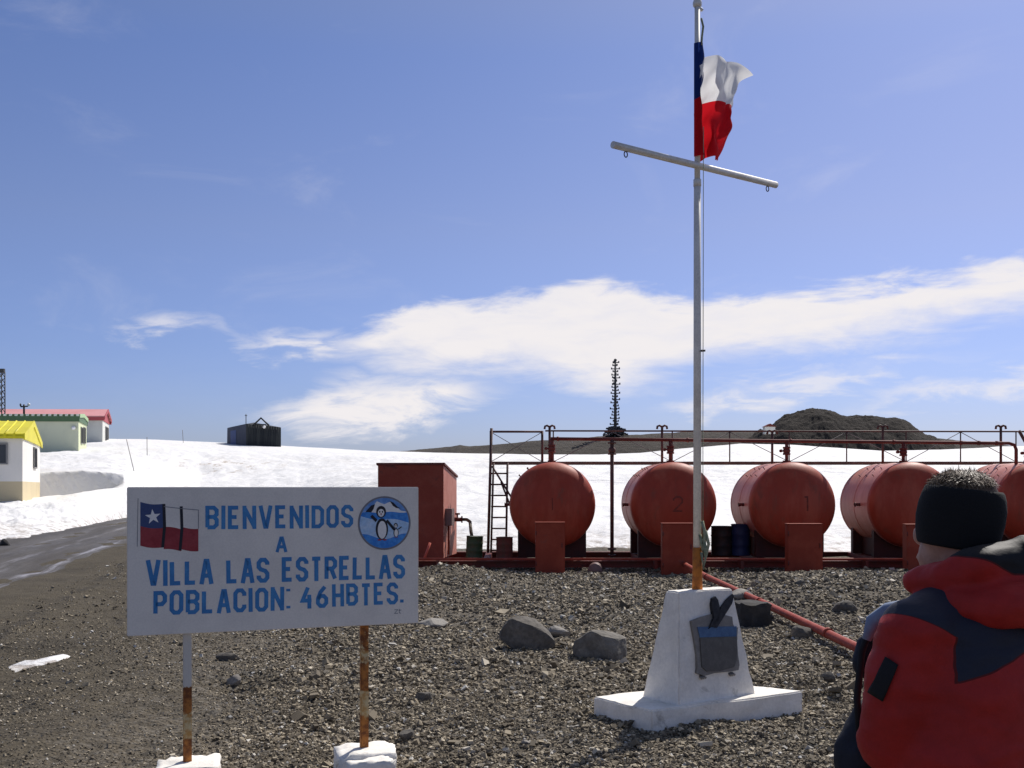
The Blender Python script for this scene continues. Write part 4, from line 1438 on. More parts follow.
def catmull(pts, t):
    n = len(pts) - 1
    f = min(t, 0.9999) * n
    i = int(f)
    f -= i
    p0, p1, p2, p3 = pts[max(i - 1, 0)], pts[i], pts[i + 1], pts[min(i + 2, n)]
    return 0.5 * ((2 * p1) + (p2 - p0) * f + (2 * p0 - 5 * p1 + 4 * p2 - p3) * f * f + (3 * p1 - p0 - 3 * p2 + p3) * f ** 3)


z_hi, z_lo = EYE + (HOR - 45) / F * PY, EYE + (HOR - 158) / F * PY
vs, uvs = [], []
for i in range(NU):
    u_ = i / (NU - 1)
    for j in range(NV):
        v_ = j / (NV - 1)
        uu = u_ * (0.90 + 0.10 * v_)
        q = catmull(path, uu)
        wob = 0.022 * math.sin(7 * v_ + 6 * u_) * min(1, u_ * 3) + 0.014 * math.sin(15 * v_ + 11 * u_) * min(1, u_ * 2) + 0.008 * math.sin(27 * v_ - 19 * u_) * min(1, u_ * 2)
        shrink = 1 - 0.42 * min(1, max(0, u_ - 0.25) / 0.75) * (1 - v_) ** 0.8
        x = PX - 0.03 + (q.x - PX + 0.03) * shrink + wob
        y = q.y + 0.03 * math.sin(9 * v_ - 4 * u_) * min(1, u_ * 2)
        lift = 0.125 * (u_ ** 1.2) * (1 - v_)
        z = z_lo + (z_hi - z_lo) * v_ + lift + 0.34 * u_ * v_ * (1 - v_) + 0.03 * u_ * v_ - 0.045 * u_ ** 6 * v_ + 0.01 * math.sin(9 * u_) * v_
        vs.append((x, y, z))
        uvs.append((u_, v_))
flag = np_mesh('flag', vs, grid_faces(NU, NV), M['flag'], True)
uvl = flag.data.uv_layers.new(name='UVMap')
li = np.zeros(len(flag.data.loops), dtype=np.int32)
flag.data.loops.foreach_get('vertex_index', li)
uvl.data.foreach_set('uv', np.array(uvs, dtype=np.float32)[li].ravel())
tag(flag, 'blue, white and red Chilean flag folded by wind at top of flagpole', 'flag')

# ------------------------------------------------------------------ fuel tanks
TY, TR, TZ = 23.0, 0.937, EYE - 18.0 / F * 23.0
TANKS = [(552.5, '3'), (673.5, '2'), (792.0, '1'), (911.0, None), (1038.0, None)]
TL = 1.95
TX = [(p - 512) / F * TY for p, _ in TANKS]
HEAD = 0.50


def head_y(x, z):
    """front head surface at offset x, z from the axis"""
    rr = min(1.0, math.hypot(x, z) / TR)
    return TY - HEAD * math.sqrt(max(0, 1 - rr * rr))


tank_labels = ['red fuel tank nearest the ladder, first in the row, leftmost of five', 'red fuel tank numbered 2, partly behind the flagpole',
               'red fuel tank numbered 1, right of the flagpole beside blue drum', 'red fuel tank half hidden behind the head of the person',
               'red fuel tank cut by right edge of picture, last in the row']


def make_tank(i):
    x = TX[i]
    t = thing('fuel_tank', tank_labels[i], 'fuel tank', (x, TY + TL / 2, 0.14), 'row of red fuel tanks')
    mb = MB()
    hd = [(-HEAD * math.cos(a), TR * math.sin(a)) for a in np.linspace(0.001, math.pi / 2, 22)]
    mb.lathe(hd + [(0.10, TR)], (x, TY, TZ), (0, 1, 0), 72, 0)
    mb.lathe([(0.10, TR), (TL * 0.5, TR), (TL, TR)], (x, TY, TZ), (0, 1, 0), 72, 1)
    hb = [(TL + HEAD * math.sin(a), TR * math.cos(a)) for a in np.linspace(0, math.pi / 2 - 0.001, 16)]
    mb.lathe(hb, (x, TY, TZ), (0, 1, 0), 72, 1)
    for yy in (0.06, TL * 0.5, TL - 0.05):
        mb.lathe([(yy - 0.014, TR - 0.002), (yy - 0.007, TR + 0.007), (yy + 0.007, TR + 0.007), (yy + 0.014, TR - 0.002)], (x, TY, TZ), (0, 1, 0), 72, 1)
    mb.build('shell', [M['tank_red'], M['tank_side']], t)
    # saddles: plates cut to the curve of the tank
    for yy in (TY + 0.18, TY + TL - 0.35):
        mb = MB()
        hw = 0.75
        zb_ = 0.145
        arc = []
        for a in np.linspace(-1, 1, 25):
            xx = hw * a
            arc.append((x + xx, yy, TZ - math.sqrt(TR ** 2 - xx ** 2) + 0.01))
        mb.prism([(x - hw, yy, zb_)] + arc + [(x + hw, yy, zb_)], (0, 0.16, 0))
        mb.build('saddle', M['saddle'], t)
    mb = MB()
    mb.box((x, TY + TL / 2 - 0.02, 0.35), (1.1, TL - 0.7, 0.4))
    mb.build('support_web', M['saddle'], t)
    # fill valve on the crown
    mb = MB()
    vz = TZ + TR
    ptop = pipe_z(x)
    yv = TY + 0.45
    mb.tube([(x, yv, vz - 0.05), (x, yv, ptop)], 0.038, 12)
    mb.tube([(x, yv, vz + 0.02), (x, yv, vz + 0.05)], 0.09, 14)
    mb.tube([(x, yv, ptop - 0.17), (x, yv, ptop - 0.13)], 0.085, 14)
    mb.tube([(x, yv, ptop - 0.31), (x, yv, ptop - 0.27)], 0.085, 14)
    mb.ball((x, yv, ptop - 0.22), 0.085, 2)
    mb.tube([(x, yv, ptop - 0.22), (x - 0.13, yv - 0.02, ptop - 0.22)], 0.018, 8)
    mb.tube([(x - 0.13, yv - 0.05, ptop - 0.22), (x - 0.13, yv + 0.02, ptop - 0.22)], 0.035, 10)
    mb.build('fill_valve', M['pipe_dull'], t)
    # breather vent with a hooked cap
    mb = MB()
    yb = TY + 1.75
    cz = EYE + (HOR - 427) / F * yb
    if i == 2:
        cz -= 0.12
    mb.tube([(x, yb, vz - 0.03), (x, yb, cz)], 0.030, 10)
    for sgn in (-1, 1):
        mb.tube([(x, yb, cz), (x + sgn * 0.06, yb, cz + 0.035), (x + sgn * 0.11, yb, cz + 0.015), (x + sgn * 0.12, yb, cz - 0.05)], 0.026, 10)
    mb.build('vent_pipe', M['rail_steel'], t)
    # side lug and crown studs
    mb = MB()
    mb.tube([(x - TR + 0.02, TY + 0.55, TZ), (x - TR - 0.12, TY + 0.55, TZ)], 0.035, 10)
    mb.tube([(x - TR - 0.12, TY + 0.55, TZ), (x - TR - 0.10, TY + 0.55, TZ)], 0.05, 10)
    mb.build('side_lug', M['frame_red'], t)
    for yy in (0.35, 0.8, 1.25):
        for a in (2.15, 2.4):
            mb = MB()
            c = Vector((x + TR * math.cos(a), TY + yy, TZ + TR * math.sin(a)))
            n_ = Vector((math.cos(a), 0, math.sin(a)))
            mb.tube([c - n_ * 0.02, c + n_ * 0.045], 0.009, 8)
            mb.ball(c + n_ * 0.048, 0.015, 1)
            mb.build('crown_stud', M['frame_red'], t)
    lab = TANKS[i][1]
    if lab:
        mb = MB()
        h = 0.30 if lab != '3' else 0.26
        wd, strokes = GL[lab]
        if lab == '3':
            wd, strokes = 0.0, [[(0, 0), (0, 1)]]        # only a worn upright stroke is left
        ox = {'2': 0.02, '1': 0.17, '3': -0.02}[lab]
        st = 0.036 if lab != '3' else 0.022
        if lab == '1':
            wd, strokes = 0.22, [[(0, 1), (1, 1), (1, 0)]]
        for si, line in enumerate(strokes):
            dense = []
            for a, b_ in zip(line, line[1:]):
                for k in range(6):
                    dense.append((a[0] + (b_[0] - a[0]) * k / 6, a[1] + (b_[1] - a[1]) * k / 6))
            dense.append(line[-1])
            pts = [(ox + wd * h * (p[0] - 0.5), h * (p[1] - 0.5) + 0.03) for p in dense]
            ribbon(mb, pts, st, 0.004, conv=lambda a, b_, d: Vector((x + a, head_y(a, b_) - d, TZ + b_)))
        mb.build('number', M['mark_dark'], t, fix=False)
    return t


def pipe_z(x):
    """overhead pipe falls slightly to the right"""
    yv = TY + 0.45
    px = 512 + F * x / yv
    return EYE + (HOR - float(np.interp(px, [550, 1016], [438.7, 443.3]))) / F * yv


for i in range(5):
    make_tank(i)

# valve cabinets in front of the tanks
cab = [(535.5, 565, 523, 573), (662.5, 694, 524, 569), (788, 823, 524.5, 573), (907, 942, 525, 572), (1030, 1062, 525, 572)]
cab_l = ['red steel cabinet standing before the leftmost tank, nearest the ladder', 'red steel cabinet just left of the flagpole, before tank numbered 2',
         'red steel cabinet right of the flagpole, before tank numbered 1', 'red steel cabinet almost wholly hidden behind the person', 'red steel cabinet before last tank at right edge']
for (a, b_, t_, bo), lab in zip(cab, cab_l):
    Yc = 21.15
    x0, x1 = (a - 512) / F * Yc, (b_ - 512) / F * Yc
    z1 = EYE + (HOR - t_) / F * Yc
    g0 = gz((x0 + x1) / 2, Yc) - 0.08
    c = thing('valve_cabinet', lab, 'cabinet', ((x0 + x1) / 2, Yc + 0.3, g0 + 0.08), 'red cabinets in front of the tanks')
    mb = MB()
    mb.box(((x0 + x1) / 2, Yc + 0.13, (g0 + z1) / 2), (x1 - x0, 0.24, z1 - g0), 0, 0.0, 0.010)
    mb.build('body', M['cabinet_red'], c)
    mb = MB()
    mb.box(((x0 + x1) / 2, Yc + 0.13, z1 + 0.008), (x1 - x0 + 0.016, 0.26, 0.018), 0, 0.0, 0.005)
    mb.build('lid', M['cabinet_red'], c)
    for hz in (0.22, 0.78):
        mb = MB()
        mb.tube([(x0 + 0.012, Yc + 0.004, g0 + (z1 - g0) * hz), (x0 + 0.012, Yc + 0.004, g0 + (z1 - g0) * hz + 0.09)], 0.011, 8)
        mb.build('hinge', M['frame_red'], c)
    mb = MB()
    mb.box((x1 - 0.06, Yc - 0.002, (g0 + z1) / 2 + 0.1), (0.022, 0.03, 0.10), 0, 0.0, 0.004)
    mb.build('latch', M['frame_red'], c)

# base frame of steel beams
fr = thing('base_frame', 'long low red steel beam frame carrying the tanks and shed', 'steel frame', (4, 23, 0))
for yb, zt_ in ((22.25, 0.140), (25.3, 0.140)):
    mb = MB()
    x0, x1 = (412 - 512) / F * 22.2, 14.5
    for zc, hh, dd in ((0.015, 0.03, 0.16), (0.0775, 0.095, 0.02), (zt_ - 0.008, 0.014, 0.16)):
        mb.box(((x0 + x1) / 2, yb, zc), (x1 - x0, dd, hh))
    mb.build('beam', M['frame_red'], fr)
for i, x in enumerate([-1.95, -0.55] + TX):
    for dx_ in ((-0.62, 0.62) if i > 1 else (0,)):
        mb = MB()
        mb.box((x + dx_, 23.775, 0.075), (0.14, 2.89, 0.12))
        mb.build('crossbeam', M['frame_red'], fr)
mb = MB()
mb.tube([(-2.0, 21.95, 0.19), (14.0, 21.95, 0.19)], 0.028, 8)
mb.build('front_pipe', M['pipe_red'], fr)
for xx in (-2.0, -1.55, 1.0, 3.0, 4.8, 7.4):
    mb = MB()
    mb.box((xx, 22.0, 0.08), (0.06, 0.26, 0.17))
    mb.build('bracket', M['frame_red'], fr)

# overhead pipe
yv = TY + 0.45
x0, x1 = (553 - 512) / F * yv, (1009 - 512) / F * yv
op = thing('overhead_fuel_pipe', 'long red fuel pipe running above the tank tops with a downpipe', 'pipe', (x0, yv, 2.8))
mb = MB()
mb.tube([(x0 - 0.05, yv, pipe_z(x0)), (x0 + 3, yv, pipe_z(x0 + 3)), (x0 + 7, yv, pipe_z(x0 + 7)), (x1, yv, pipe_z(x1)), (x1 + 0.12, yv, pipe_z(x1) - 0.04), (x1 + 0.16, yv, pipe_z(x1) - 0.14), (x1 + 0.16, yv, 2.2)], 0.037, 12)
for xx in (1.0, 3.9, 6.2, 8.5, 10.0, 10.4, 10.8):
    mb.tube([(xx, yv, pipe_z(xx)), (xx + 0.05, yv, pipe_z(xx))], 0.050, 12)
mb.build('pipe', M['pipe_dull'], op)
dx0 = (612 - 512) / F * yv
mb = MB()
mb.tube([(dx0, yv, pipe_z(dx0)), (dx0, yv, 0.13)], 0.042, 12)
for zz in (pipe_z(dx0) - 0.10, 2.42, 0.30, 0.16):
    mb.tube([(dx0, yv, zz), (dx0, yv, zz + 0.035)], 0.095, 14)
mb.ball((dx0, yv, 2.52), 0.085, 2)
mb.build('downpipe', M['rail_steel'], op)

# catwalk with railing
CY = 25.35
cz = EYE + (HOR - 464.5) / F * CY
cx0, cx1 = (490 - 512) / F * CY, 14.2
cw = thing('catwalk', 'narrow steel catwalk with thin railing crossing behind the tank tops', 'catwalk', (cx0, CY, cz))
mb = MB()
mb.box(((cx0 + cx1) / 2, CY, cz + 0.03), (cx1 - cx0, 0.50, 0.07))
mb.build('walkway', M['catwalk'], cw)
rz_ = EYE + (HOR - 431.3) / F * CY


def cxp(px):
    return (px - 512) / F * CY


yr = CY - 0.2
mb = MB()
mb.tube([(cxp(545), yr, rz_), (cx1, yr, rz_ - 0.02)], 0.020, 8)
mb.tube([(cxp(491), yr, rz_ - 0.02), (cxp(542), yr, rz_ - 0.02)], 0.026, 8)
mb.build('handrail', M['rail_steel'], cw)
for p in (491, 542, 553, 671, 728, 787, 844, 903, 957, 1012):
    mb = MB()
    mb.tube([(cxp(p), yr, cz), (cxp(p), yr, rz_)], 0.030 if p < 545 else 0.016, 8)
    mb.build('railing_post', M['rail_steel'], cw)
mb = MB()
pairs = [(491, 542), (542, 491), (612, 553), (612, 671), (728, 671), (728, 787), (844, 787), (844, 903), (957, 903), (957, 1012)]
for a, b_ in pairs:
    mb.tube([(cxp(a), yr, rz_ - 0.03), (cxp(b_), yr, cz + 0.06)], 0.009, 6)
mb.build('brace_wire', M['wire'], cw)
mb = MB()
mb.tube([(cxp(1013), yr - 0.1, rz_), (cxp(1034), yr - 0.1, cz - 0.1)], 0.04, 8)
mb.build('stair_rail', M['rail_steel'], cw)

# ladder up to the catwalk
lad = thing('ladder', 'dark steel ladder rising from the base frame to the catwalk', 'ladder', (cxp(498), CY - 0.4, 0.14))
ly = CY - 0.42
for a, b_, r_ in ((491.5, 488, 0.034), (493.5, 491, 0.024), (507.5, 506, 0.026)):
    mb = MB()
    top = rz_ + 0.05 if a < 492 else cz + 0.03
    mb.tube([P(b_, 553, ly).xy.to_3d() + Vector((0, 0, 0.14)), Vector((cxp(a) * ly / CY, ly, top))], r_, 8)
    mb.build('rail', M['rail_steel'], lad)
for k in range(8):
    py = 473.5 + 11 * k
    mb = MB()
    c0, c1b = P(491.5 - k * 0.15, py, ly), P(507.3 - k * 0.12, py, ly)
    mb.tube([c0, c1b], 0.019, 8)
    mb.build('rung', M['rail_steel'], lad)
mb = MB()
mb.tube([P(492, 466, ly), P(516, 505, ly)], 0.022, 8)
mb.tube([P(501, 482, ly), P(510, 505, ly), P(517, 508, ly)], 0.022, 8)
mb.build('brace', M['rail_steel'], lad)

# ------------------------------------------------------------------ red shed and the clutter beside it
sh_a = R(7)
s0 = Vector(((443.5 - 512) / F * 23.0, 23.0, 0.145))
sdx = Vector((math.cos(sh_a), -math.sin(sh_a), 0))
sdy = Vector((math.sin(sh_a), math.cos(sh_a), 0))
sw_, sdp = 1.47, 1.65
zf, zbk = EYE + 22.0 / F * 23.0, EYE + 9.5 / F * 24.6
shed = thing('pump_shed', 'dark red metal shed with sloping roof behind the welcome sign', 'shed', s0)
mb = MB()
A0, A1, A2, A3 = s0 - sdx * sw_, s0, s0 + sdy * sdp, s0 - sdx * sw_ + sdy * sdp
up = lambda p, z: Vector((p.x, p.y, z))
mb.add([A0, A1, A2, A3, up(A0, zf), up(A1, zf), up(A2, zbk), up(A3, zbk)], [(0, 1, 5, 4), (2, 3, 7, 6), (3, 0, 4, 7)], 0)
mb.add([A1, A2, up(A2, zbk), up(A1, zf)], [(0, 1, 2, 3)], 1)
mb.build('wall', [M['shed_red'], M['shed_side_lit']], shed)
mb = MB()
o_ = 0.03
q = [A0 - sdx * o_ - sdy * o_, A1 + sdx * o_ - sdy * o_, A2 + sdx * o_ + sdy * o_, A3 - sdx * o_ + sdy * o_]
sl = (zbk - zf) / sdp
lo = [up(q[0], zf - sl * o_ + 0.002), up(q[1], zf - sl * o_ + 0.002), up(q[2], zbk + sl * o_ + 0.002), up(q[3], zbk + sl * o_ + 0.002)]
mb.prism(lo, (0, 0, 0.045))
mb.build('roof', M['shed_roof'], shed)
mb = MB()
c = A1 + sdy * 0.35 + sdx * 0.075
mb.box((c.x, c.y, EYE - 30 / F * 23.3), (0.15, 0.34, 0.38), 0, -sh_a, 0.01)
mb.build('switch_box', M['grey_box'], shed)
mb = MB()
c = A1 + sdy * 0.35 + sdx * 0.05
mb.tube([(c.x, c.y, EYE - 0.82), (c.x, c.y, 0.2)], 0.022, 8)
mb.build('conduit', M['shed_red'], shed)
mb = MB()
c = A2 + sdx * 0.02 - sdy * 0.3
z0 = EYE - 32.5 / F * 24.3
mb.tube([(c.x - 0.05, c.y, z0), (c.x + 0.15, c.y, z0)], 0.05, 10)
mb.tube([(c.x + 0.05, c.y, z0), (c.x + 0.05, c.y, z0 + 0.13)], 0.018, 8)
mb.tube([(c.x + 0.0, c.y, z0 + 0.13), (c.x + 0.11, c.y, z0 + 0.13)], 0.022, 8)
mb.tube([(c.x + 0.14, c.y, z0), (c.x + 0.17, c.y, z0)], 0.08, 12)
mb.build('outlet_valve', M['frame_red'], shed)
mb = MB()
h0 = Vector((c.x + 0.17, c.y, z0))
h1 = P(473, 537, 23.6)
mb.tube([h0, h0 + Vector((0.10, -0.05, 0.0)), h0 + Vector((0.18, -0.15, -0.05)), h1 + Vector((-0.05, 0.1, 0.12)), h1 + Vector((0, 0, -0.12))], 0.038, 10)
mb.build('hose', M['hose'], shed)


def drum(name, label, px0, px1, ptop, pbot_z, Y, material, lid=None, lean=0.0, cat='drum', closed=True):
    x = ((px0 + px1) / 2 - 512) / F * Y
    r_ = (px1 - px0) / 2 / F * Y
    z1 = EYE + (HOR - ptop) / F * Y
    t = thing(name, label, cat, (x, Y, pbot_z))
    mb = MB()
    h = z1 - pbot_z
    pr = [(0, 0.001), (0, r_ * 0.98), (0.012, r_ * 1.02), (0.024, r_ * 0.97)]
    for k in (0.34, 0.67):
        pr += [(h * k - 0.02, r_ * 0.97), (h * k, r_ * 1.02), (h * k + 0.02, r_ * 0.97)]
    pr += [(h - 0.02, r_ * 0.97), (h - 0.008, r_ * 1.03), (h, r_ * 1.0)]
    mb.lathe(pr, (x, Y, pbot_z), (0, 0, 1), 28)
    mb.build('barrel', material, t)
    mb = MB()
    mb.lathe([(h - 0.012, 0.001), (h - 0.012, r_ * 0.97)], (x, Y, pbot_z), (0, 0, 1), 28)
    mb.tube([(x + r_ * 0.5, Y, pbot_z + h - 0.014), (x + r_ * 0.5, Y, pbot_z + h + 0.004)], r_ * 0.12, 10)
    mb.build('lid', lid or material, t)
    if lean:
        t.rotation_euler = (0, lean, 0)
    return t


drum('oil_drum', 'green oil drum with pale lid under the hose beside the shed', 465.5, 482.5, 536, 0.145, 23.0, M['drum_green'], M['drum_lid'], 0.04)
drum('oil_drum', 'small rusty red drum in front of the ladder', 496, 513, 537, 0.145, 22.9, M['drum_rust'])
drum('oil_drum', 'dark blue drum standing beside the tank numbered 1', 731, 750, 524, 0.145, 23.9, M['drum_blue'])
drum('oil_drum', 'blackish drum between the flagpole and the blue drum', 711, 731.5, 526, 0.145, 23.9, M['drum_dark'])
t = thing('fallen_drum', 'pale grey drum lying half buried under the beam frame', 'drum', P(591, 570, 21.7))
c = on_ground(591, 571.5)
mb = MB()
mb.lathe([(0, 0.001), (0, 0.14), (0.02, 0.15), (0.3, 0.145), (0.6, 0.15)], (c.x, 21.7, -0.03), (0.1, 1, 0), 24)
mb.build('barrel', M['grey_box'], t)

# sticks and rubble on the frame by the shed
c = P(424, 549, 22.25)
for k, (dx_, lean, lab) in enumerate(((0.0, 0.22, 'red painted stake leaning upright on the beam by the shed'),)):
    mb = MB()
    mb.tube([(c.x + dx_, 22.2, 0.16), (c.x + dx_ + 0.13, 22.25, 0.52)], 0.028, 8)
    tag(mb.build('stake', M['stick_red']), lab, 'stake')


def rock_mesh(c, size, seed, mi=0, sub=4, cut=None, rz=0.0):
    bm = bmesh.new()
    bmesh.ops.create_icosphere(bm, subdivisions=sub, radius=1.0)
    rs = np.random.default_rng(seed)
    planes = [(Vector(rs.normal(size=3)).normalized(), rs.uniform(0.55, 0.85)) for _ in range(11)]
    if cut:
        planes += [(Vector(n).normalized(), d) for n, d in cut]
    for v in bm.verts:
        p = v.co.copy()
        for n_, d in planes:
            e = p.dot(n_) - d
            if e > 0:
                p -= n_ * e * 0.93
        q = p
        f = float(fbm(np.array([q.x * 2.2 + seed]), np.array([q.y * 2.2]), 4, seed, np.array([q.z * 2.2]), gain=0.55)[0])
        v.co = p * (1 + 0.10 * f)
    mt = Matrix.Translation(c) @ Matrix.Rotation(rz, 4, 'Z') @ Matrix.Diagonal((size[0], size[1], size[2], 1))
    mb = MB()
    mb.addbm(bm, mt, mi, False)
    return mb


def rock(px, py, wpx, hpx, label, seed, material='rock', cut=None, depth=0.8, group=None, sub=4, name='rock'):
    g = on_ground(px, py)
    g.y += wpx / F * g.y * 0.25
    wd = wpx / F * g.y / 2
    hh = hpx / F * g.y / 2
    mb = rock_mesh(Vector((g.x, g.y, gz(g.x, g.y) + hh * 0.62)), (wd * 1.22, wd * depth * 1.2, hh * 1.45), seed, 0, sub, cut)
    return tag(mb.build(name, M[material]), label, 'rock', group)


rock(531, 651, 53, 36, 'big dark grey boulder with a slanting flat face on the gravel', 14, 'rock', [((-0.2, -1, 0.15), 0.45), ((0.75, 0, 0.65), 0.55)])
rock(605, 660, 52, 33, 'craggy boulder with pale top just left of the plinth', 23, 'rock_mid', [((-0.7, -0.7, 0.1), 0.45), ((0.3, -0.2, 1), 0.62)])
rock(556, 637, 26, 12, 'pale flat rock peeping out behind the dark boulder', 31, 'rock_pale', sub=3)
rock(431, 627, 27, 9, 'flat pale rock on gravel just right of sign board', 35, 'rock_pale', sub=3)
rock(425, 700, 18, 9, 'small brown stone on gravel right of the right sign post', 38, 'rock', sub=3)
rock(407, 742, 16, 9, 'brownish stone beside the right sign footing', 41, 'rock', sub=3)
rock(234, 692, 16, 9, 'light stone at the edge of the dug hollow between sign posts', 44, 'rock_pale', sub=3)
rock(228, 661, 24, 8, 'dark flat stone below the sign board between the posts', 47, 'rock', sub=3)
rock(4, 546, 9, 7, 'small black rock at the foot of the snow bank, far left', 50, 'block_dark', sub=3)
rock(800, 585, 9, 6, 'dark stone on the gravel heap near the cabinet', 53, 'rock', sub=3)
rock(846, 616, 22, 12, 'dark stone on the gravel beside the red ground pipe', 56, 'rock', sub=3)
rock(829, 682, 14, 10, 'round dark stone on the gravel right of the plinth', 59, 'rock', sub=3)
rock(445, 563, 30, 9, 'pale rubble stone under the beam by the shed', 62, 'rock_pale', sub=3)
for k in range(20):
    if k % 2:
        px_, py_ = random.uniform(430, 640), random.uniform(640, 760)
    else:
        px_, py_ = random.uniform(700, 850), random.uniform(600, 760)
    if 575 < px_ < 815 and 640 < py_ < 745:
        px_ = px_ - 240 if px_ < 700 else px_
        py_ = 750 + random.uniform(0, 14) if px_ > 575 else py_
    s_ = random.uniform(4.5, 8.0)
    rock(px_, py_, s_, s_ * 0.55, 'small loose grey stone lying on the gravel', 200 + k, random.choice(['rock', 'rock', 'rock_pale']), group='small stones on the gravel', sub=2, name='stone')

# ------------------------------------------------------------------ ground pipe and its supports
gp = thing('ground_pipe', 'red fuel pipe lying across the gravel behind the plinth', 'pipe', (3.38, 12, 0))
mb = MB()
mb.tube([(3.50, 21.6, 0.15), (3.44, 20.6, 0.15), (3.39, 18.4, 0.14), (3.385, 14.5, 0.135), (3.38, 10.05, 0.125), (3.38, 7.6, 0.12), (3.38, 5.4, 0.12)], 0.049, 14)
mb.build('pipe', M['pipe_red'], gp)
for yy in (18.2, 14.3, 11.2, 8.4):
    mb = MB()
    mb.tube([(3.383, yy, 0.135), (3.383, yy + 0.06, 0.135)], 0.060, 14)
    mb.build('collar', M['pipe_red'], gp)
c = on_ground(754, 627)
mb = MB()
bm = bmesh.new()
bmesh.ops.create_cube(bm, size=1.0)
bmesh.ops.subdivide_edges(bm, edges=bm.edges[:], cuts=5, use_grid_fill=True)
for v in bm.verts:
    n_ = [float(fbm(np.array([v.co.x * 4 + k * 9]), np.array([v.co.y * 4]), 3, 5, np.array([v.co.z * 4]))[0]) * 0.09 for k in range(3)]
    v.co = Vector(((v.co.x + n_[0]) * 0.38, (v.co.y + n_[1]) * 0.40, (v.co.z + n_[2]) * 0.36))
mb.addbm(bm, Matrix.Translation((c.x, c.y + 0.18, c.z + 0.13)) @ Matrix.Rotation(0.1, 4, 'Z'))
tag(mb.build('concrete_block', M['block_dark']), 'dark square block between the plinth and the red pipe', 'block')
rock(742, 602, 26, 10, 'pale stone lying against the dark square block', 71, 'rock_pale', sub=3)
rock(803, 640, 20, 14, 'stone propping the red ground pipe', 74, 'rock', sub=3)

# ------------------------------------------------------------------ houses on the snow


